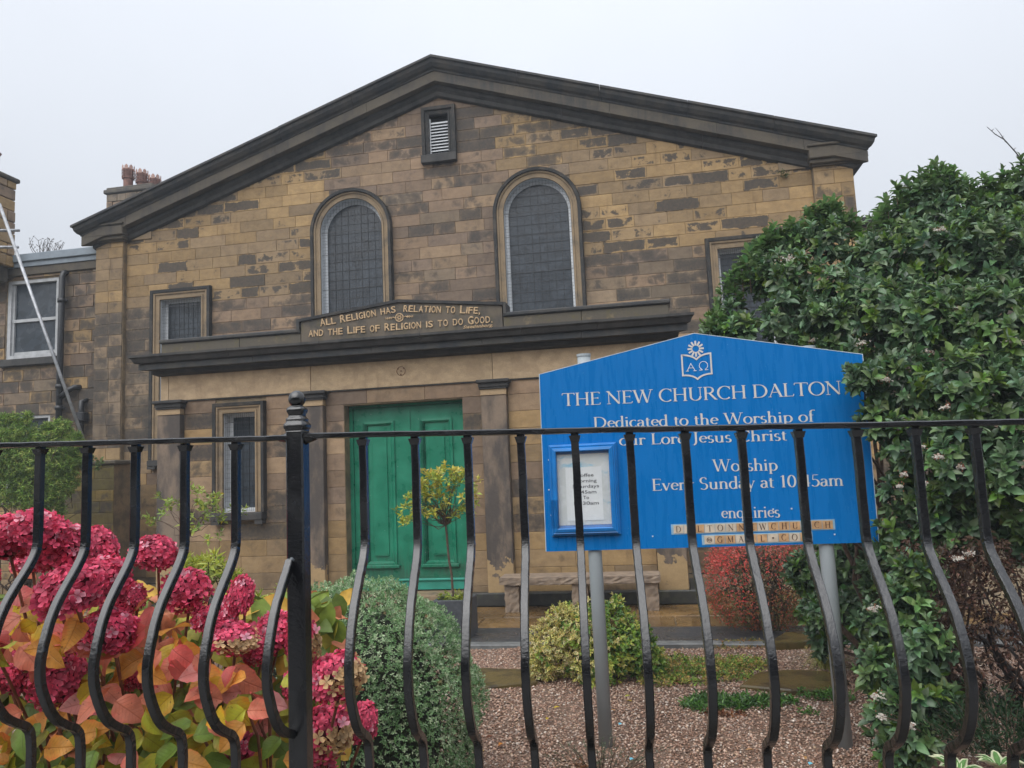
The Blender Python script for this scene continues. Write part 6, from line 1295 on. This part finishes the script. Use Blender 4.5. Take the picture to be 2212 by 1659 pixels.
for i in range(n):
    L = rng.uniform(.18, .34); d = np.array([math.cos(a[i])*rng.uniform(.3, 1), math.sin(a[i])*rng.uniform(.3, 1), 0]); o = np.array([4.2, -5.05, 0])+rng.normal(0, .03, 3)*np.array([1, 1, 0]); s = np.array([-d[1], d[0], 0]); s = s/np.linalg.norm(s)*.0035; b = len(V)
    for j in range(6): t = j/5; p = o+d*L*t*1.05+np.array([0, 0, L*(1.25*t-1.15*t*t)]); V += [p-s*(1-t*.9), p+s*(1-t*.9)]
    T += [q for j in range(5) for q in ((b+2*j, b+2*j+1, b+2*j+2), (b+2*j+1, b+2*j+3, b+2*j+2))]; C += [np.array([(.38, .36, .09), (.25, .30, .06), (.45, .40, .16)][i % 3])]*12
fobj('blades', (np.array(V), np.array(T), np.array(C)), LEAFM, gt)
# fallen leaves
fl = [(1195, 1530, 'yellow', 1), (1350, 1505, 'yellow-green', .9), (1365, 1515, 'yellow', .8), (1415, 1500, 'green', .8), (1305, 1545, 'tan', .7), (1580, 1415, 'pale yellow', .8), (1465, 1480, 'brown', 1.3), (1455, 1470, 'brown', 1.1), (1030, 1610, 'yellow', 1.2), (1046, 1622, 'yellow', 1.2), (1085, 1605, 'orange', 1.), (1065, 1590, 'brown', 1.), (1330, 1535, 'tan', .8), (1180, 1555, 'yellow', .8), (1610, 1620, 'tan', .9), (1740, 1640, 'tan', .8)]
cm = {'yellow': (.50, .36, .05), 'yellow-green': (.36, .36, .06), 'green': (.2, .3, .05), 'tan': (.45, .25, .10), 'pale yellow': (.6, .52, .18), 'brown': (.17, .06, .03), 'orange': (.5, .2, .05)}
def onz(u, v, z): q = FW+(u-1106)/FOC*RT-(v-829.5)/FOC*UP; return CAM+q*(z-1.6)/q[2]
FW_ = ['left of the left sign post', 'right of the left sign post near the variegated bush', 'just below the variegated bush', 'at the right foot of the variegated bush', 'beside the left sign post', 'beside the grey kerb', 'at the left end of the creeping ground cover', 'between variegated bush and ground cover',
 'at the right foot of the grey-green dome', 'nearest the bottom edge beside the grey-green dome', 'lying apart, right of the grey-green dome', 'close against the grey-green dome', 'in the middle of the open gravel', 'far left of the sign post', 'in front of the bright green ground cover', 'nearest the foot of the right sign post']
for i, (u, v, nme, s) in enumerate(fl):
    p = onz(u, v, .02); a = rng.uniform(0, 6.28); L = .05*s; x = leaves(np.array([p]), np.array([[math.cos(a), math.sin(a), .15]]), np.array([[.2, .1, 1]]), np.array([L]), np.array([L*.5]), np.array([cm[nme]]), LT8)
    tag(fobj('fallen_leaf', x, DRY, None, None, org=p), '%s leaf fallen on the gravel %s' % (nme, FW_[i]), 'fallen leaf', 'fallen autumn leaves')
BLUEP = m_plain('blue_plastic', (.10, .42, .55), .4)
for (u, v, l) in ((1337, 1566+234-234, 'scrap of blue plastic on the gravel left of centre'), (1361, 1657-15, 'bit of blue plastic in the gravel beside the left sign post foot'), (1748, 1652, 'bit of blue plastic in the gravel near the bottom edge'), (1285, 1417+20, 'green plastic scrap at the foot of the variegated bush')):
    p = onz(u, v, .02); g = G().add([p+np.array(q) for q in ((0, 0, 0), (.02, .004, .006), (.014, .016, .004), (-.004, .012, .008), (.008, .008, .012))], [(0, 1, 4), (1, 2, 4), (2, 3, 4), (3, 0, 4)]); tag(g.ob('plastic_scrap', BLUEP, None, org=p), l, 'litter')

# ================================================================== hydrangea
hy = thing('hydrangea', (1.2, -8.9, 0), 'hydrangea with crimson mophead flowers and orange, yellow and pink autumn leaves behind the railing', 'flowering shrub')
def head_mesh(seed, tan=False):
    r = np.random.default_rng(seed); V = []; T = []; C = []; n = 150; i = np.arange(n)+.5; ph = np.arccos(1-1.72*i/n); th = np.pi*(1+5**.5)*i
    S = np.stack([np.sin(ph)*np.cos(th), np.sin(ph)*np.sin(th), np.cos(ph)], 1)+r.normal(0, .05, (n, 3)); S /= np.linalg.norm(S, axis=1, keepdims=True)
    for s in S:
        a = np.cross(s, r.normal(size=3)); a /= np.linalg.norm(a); b = np.cross(s, a); R = r.uniform(.88, 1.03); c = s*R; ax = s+r.normal(0, .28, 3); ax /= np.linalg.norm(ax); a -= ax*(a@ax); a /= np.linalg.norm(a); b = np.cross(ax, a)
        base = np.array([.60, .065, .135])*r.uniform(.6, 1.4)
        if r.random() < .07: base = np.array([.72, .30, .38])
        if tan and s[0] > .25 and s[2] < .6 and r.random() < .8: base = np.array([.55, .36, .18])*r.uniform(.8, 1.1)
        sz = r.uniform(.20, .27)
        for q in range(4):
            an = q*math.pi/2+r.normal(0, .1); d = a*math.cos(an)+b*math.sin(an); e = np.cross(ax, d); n0 = len(V); w = sz*.58; up = r.uniform(-.02, .10)
            pts = [(0, 0, 0), (.45, -.8, .05), (.45, .8, .05), (.92, -.85, up/sz-.05), (1., 0, up/sz+.02), (.92, .85, up/sz-.05), (.6, 0, .0)]
            for x, y, z in pts: V.append(c+d*x*sz+e*y*w*.75+ax*(z*sz+r.normal(0, .012)))
            T += [(n0, n0+1, n0+6), (n0, n0+6, n0+2), (n0+1, n0+3, n0+6), (n0+3, n0+4, n0+6), (n0+4, n0+5, n0+6), (n0+5, n0+2, n0+6)]
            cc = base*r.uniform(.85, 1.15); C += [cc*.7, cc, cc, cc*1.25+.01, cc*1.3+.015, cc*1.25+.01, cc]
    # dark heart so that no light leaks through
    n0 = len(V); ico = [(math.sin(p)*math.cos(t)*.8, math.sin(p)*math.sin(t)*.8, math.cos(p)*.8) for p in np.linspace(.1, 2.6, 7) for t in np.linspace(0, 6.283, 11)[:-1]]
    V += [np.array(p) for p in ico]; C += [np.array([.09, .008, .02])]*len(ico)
    for i_ in range(6):
        for j in range(10): a0, b0, c0, d0 = n0+i_*10+j, n0+i_*10+(j+1) % 10, n0+(i_+1)*10+(j+1) % 10, n0+(i_+1)*10+j; T += [(a0, d0, c0), (a0, c0, b0)]
    return tri_mesh('flower_head', np.array(V), np.array(T), np.clip(np.array(C), 0, 1), PETAL, True)
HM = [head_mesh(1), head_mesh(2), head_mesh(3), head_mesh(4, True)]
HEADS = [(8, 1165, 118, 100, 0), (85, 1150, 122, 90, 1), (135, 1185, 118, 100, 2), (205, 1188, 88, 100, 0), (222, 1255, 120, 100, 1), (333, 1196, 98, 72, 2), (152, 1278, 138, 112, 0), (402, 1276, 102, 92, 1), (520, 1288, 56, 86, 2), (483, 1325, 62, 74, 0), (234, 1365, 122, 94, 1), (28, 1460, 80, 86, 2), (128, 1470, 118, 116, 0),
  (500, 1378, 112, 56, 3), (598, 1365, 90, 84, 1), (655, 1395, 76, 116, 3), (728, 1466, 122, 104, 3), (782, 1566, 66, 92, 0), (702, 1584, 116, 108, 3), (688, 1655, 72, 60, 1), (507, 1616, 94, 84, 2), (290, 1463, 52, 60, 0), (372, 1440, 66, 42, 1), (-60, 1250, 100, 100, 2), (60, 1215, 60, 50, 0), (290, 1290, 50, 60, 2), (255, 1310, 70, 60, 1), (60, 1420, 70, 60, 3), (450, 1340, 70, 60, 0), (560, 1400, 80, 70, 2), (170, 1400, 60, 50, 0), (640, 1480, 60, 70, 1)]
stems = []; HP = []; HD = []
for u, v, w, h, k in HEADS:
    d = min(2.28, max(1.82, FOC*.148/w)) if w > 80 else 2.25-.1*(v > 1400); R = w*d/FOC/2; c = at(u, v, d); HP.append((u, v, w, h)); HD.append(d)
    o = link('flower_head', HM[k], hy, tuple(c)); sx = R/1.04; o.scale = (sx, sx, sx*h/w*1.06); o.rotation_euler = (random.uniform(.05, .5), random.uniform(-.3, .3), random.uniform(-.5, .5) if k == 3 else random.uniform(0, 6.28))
    stems.append((wander((c[0]*.6+.4, -8.75, 0), c-np.array([0, -.02, R*.5]), 5, .08), .008, .004))
# single large leaf: serrated, folded along the midrib and drooping
def leaf_mesh(seed, tri=False):
    r = np.random.default_rng(seed); nx, ny = 9, 4; V = []; U = []; F = []; cup = r.uniform(.08, .55); droop = r.uniform(.10, .85); wv = r.uniform(.0, .045); wf = r.uniform(9, 15); tw = r.uniform(-.25, .25)
    for i in range(nx+1):
        t = i/nx; w = .40*(math.sin(math.pi*min(1, t**.78*1.0))**.75 if 0 < t < 1 else 0)*(1-.28*t)+(.002); 
        for j in range(-ny//2, ny//2+1):
            f = j/(ny/2); ser = 1+(.05 if i % 2 else -.03)*abs(f); x = w*f*ser; z = cup*abs(x)*.9-droop*t*t*.6+tw*x*t+r.normal(0, .006)+wv*math.sin(t*wf+f*2)*abs(f); V.append((x, t-.0, z)); U.append((t, f*.5*w/.40*2*.5))
    m = ny+1
    for i in range(nx):
        for j in range(ny): F.append((i*m+j, i*m+j+1, (i+1)*m+j+1, (i+1)*m+j))
    me = mesh('leaf', V, F, LEAFB, True); uvl = me.uv_layers.new(name='UVMap'); li = [l.vertex_index for l in me.loops]; uvl.data.foreach_set('uv', np.array(U, 'f')[li].ravel()); return me
LM = [leaf_mesh(i) for i in range(14)]
def top_edge(u): return np.interp(u, [0, 60, 180, 260, 300, 380, 450, 520, 600, 680, 740, 800], [1190, 1200, 1235, 1270, 1265, 1265, 1310, 1360, 1420, 1430, 1500, 1600])
cnt = 0; grid = []
for layer, (step, dd, n0) in enumerate([(36, 0., 330), (38, .14, 300), (40, .32, 300)]):
    cand = [(u+rng.uniform(-20, 20), v+rng.uniform(-20, 20)) for v in np.arange(1180, 1720, step) for u in np.arange(-30, 800, step)]
    cand = [(u, v) for u, v in cand if v > top_edge(max(0, u))+(12 if layer == 0 else 0) and u < 770-(1659-v)*.12]; rng.shuffle(cand)
    for u, v in cand[:n0]:
        if any(((u-hu)/(hw_*.62))**2+((v-20-hv)/(hh*.68))**2 < 1 and 1.9+dd < hd+.05 for (hu, hv, hw_, hh), hd in zip(HP, HD)): continue
        grid.append((u, v, layer, dd))
rng.shuffle(grid); grid = [tuple(q) for q in grid]; grid.sort(key=lambda q: (q[1] > 1680, q[2] > 1))
for u, v, layer, dd in grid[:300]:
    d = 1.86+dd+rng.uniform(-.05, .10)+.25*(v < 1330)+(.1 if u > 560 else 0); c = at(u, v, d)
    hgt = (1659-v)/460.; x = rng.random()+.55*(hgt-.42)+(-.08 if layer else 0)
    if v > 1500: x -= .28
    if x > .86: col = (.66, .13, .11)
    elif x > .50: col = (.70, .23, .14)
    elif x > .30: col = (.74, .34, .06)
    elif x > .14: col = (.66, .46, .03)
    elif x > -.10: col = (.42, .44, .04)
    else: col = (.16, .26, .04)
    if layer == 2 and rng.random() < .4: col = (.20, .26, .04)
    if rng.random() < .05: col = (.62, .24, .22)
    kk = rng.uniform(.8, 1.12); o = link('leaf', LM[rng.integers(0, 14)], hy, tuple(c)); o.color = (col[0]*kk, col[1]*kk, col[2]*kk, 1)
    L = rng.uniform(.054, .092)*(1+.15*(layer > 0)); o.scale = (L*rng.uniform(.9, 1.15), L, L)
    # blade axis hangs outwards and down, face towards the street and the sky
    az = rng.normal(-math.pi/2, 1.3); D = Vector((math.cos(az), math.sin(az)*.6, rng.uniform(-1.1, .3))).normalized(); N = Vector((rng.normal(0, .45), -.85+rng.normal(0, .35), .6+rng.normal(0, .35)))
    S = D.cross(N).normalized(); N = S.cross(D); M_ = Matrix((S, D, N)).transposed(); o.rotation_euler = M_.to_euler()
    if rng.random() < .09: b = Vector(c); stems.append(([tuple(b), tuple(b+Vector((rng.uniform(-.03, .03), .05, -.08))), (c[0]*.75+.25, -8.75, .05)], .0028, .006))
RS = m_plain('reddish_stem', (.22, .085, .05), .6, .3, 30)
branches('stem', stems, RS, hy)
# leaves too deep to pick apart
n = 1500; P_ = np.array([at(rng.uniform(-60, 730), rng.uniform(1275, 1760), rng.uniform(2.42, 2.8)) for _ in range(n)]); P_ = P_[[p[2] > .03 for p in P_]]; n = len(P_); cc = np.array([(.20, .28, .05), (.42, .40, .06), (.62, .38, .07), (.12, .18, .04), (.60, .22, .12)])[rng.integers(0, 5, n)]
fobj('inner_leaves', leaves(P_, np.tile([0, -.6, -.5], (n, 1))+rng.normal(0, .6, (n, 3)), np.tile([0, -.6, .8], (n, 1))+rng.normal(0, .3, (n, 3)), rng.uniform(.07, .11, n), rng.uniform(.045, .075, n), cc, LT8), LEAFM, hy)
sc.cycles.max_bounces = 6
# ================================================================== across the street, behind the camera: unseen terrace added to darken railing reflections
ot = thing('terrace', (2, -27, 0), 'dark stone terrace across the street facing the chapel', 'building')
SLT = m_trim('dark_terrace_stone', (.13, .10, .07), (.05, .045, .04), .4, .6, 2)
g = G(); 
for i in range(8):
    x = -26+i*7
    for a, b, c, d in ((x, x+1, 0, 6.5), (x+2.2, x+4.2, 0, 6.5), (x+5.4, x+7, 0, 6.5), (x+1, x+2.2, 0, 1), (x+1, x+2.2, 2.5, 3.8), (x+1, x+2.2, 5.4, 6.5), (x+4.2, x+5.4, 2.5, 3.8), (x+4.2, x+5.4, 5.4, 6.5)): g.box(a, b, -27.3, -27, c, d)
g.ob('wall', SLT, ot)
G().add([(-26, -26.6, 6.4), (30, -26.6, 6.4), (30, -31, 9.2), (-26, -31, 9.2), (-26, -35, 6.4), (30, -35, 6.4)], [(0, 1, 2, 3), (3, 2, 5, 4)]).ob('roof', ROOFM, ot)
for i in range(8):
    x = -26+i*7
    for a, z0, z1 in ((x+1, 1, 2.5), (x+1, 3.8, 5.4), (x+4.2, 3.8, 5.4)):
        wf = G().box(a, a+.08, -27.12, -27.04, z0, z1).box(a+1.12, a+1.2, -27.12, -27.04, z0, z1).box(a+.08, a+1.12, -27.12, -27.04, (z0+z1)/2-.04, (z0+z1)/2+.04).ob('window', WHITE, ot); G().box(a+.05, a+1.15, -27.2, -27.17, z0, z1).ob('pane', GLASS, wf)
    G().box(x+4.25, x+5.35, -27.15, -27.08, 0, 2.5).ob('door', IRON, ot)
G().add([(-60, -26.5, -.02), (60, -26.5, -.02), (60, -14.0, -.02), (-60, -14.0, -.02)], [(0, 1, 2, 3)]).ob('road', m_asphalt(), None, kind='structure')
# ================================================================== drizzle in the air
hm = bpy.data.materials.new('drizzle_haze'); hm.use_nodes = True; t_ = hm.node_tree; t_.nodes.clear(); o_ = t_.nodes.new('ShaderNodeOutputMaterial'); v_ = t_.nodes.new('ShaderNodeVolumePrincipled')
v_.inputs['Color'].default_value = (.80, .88, .97, 1); v_.inputs['Density'].default_value = .0032; v_.inputs['Anisotropy'].default_value = .0; t_.links.new(v_.outputs[0], o_.inputs['Volume'])
G().box(-302, 302, -302, 302, -1.1, 12.5).ob('haze', hm, None, kind='stuff')
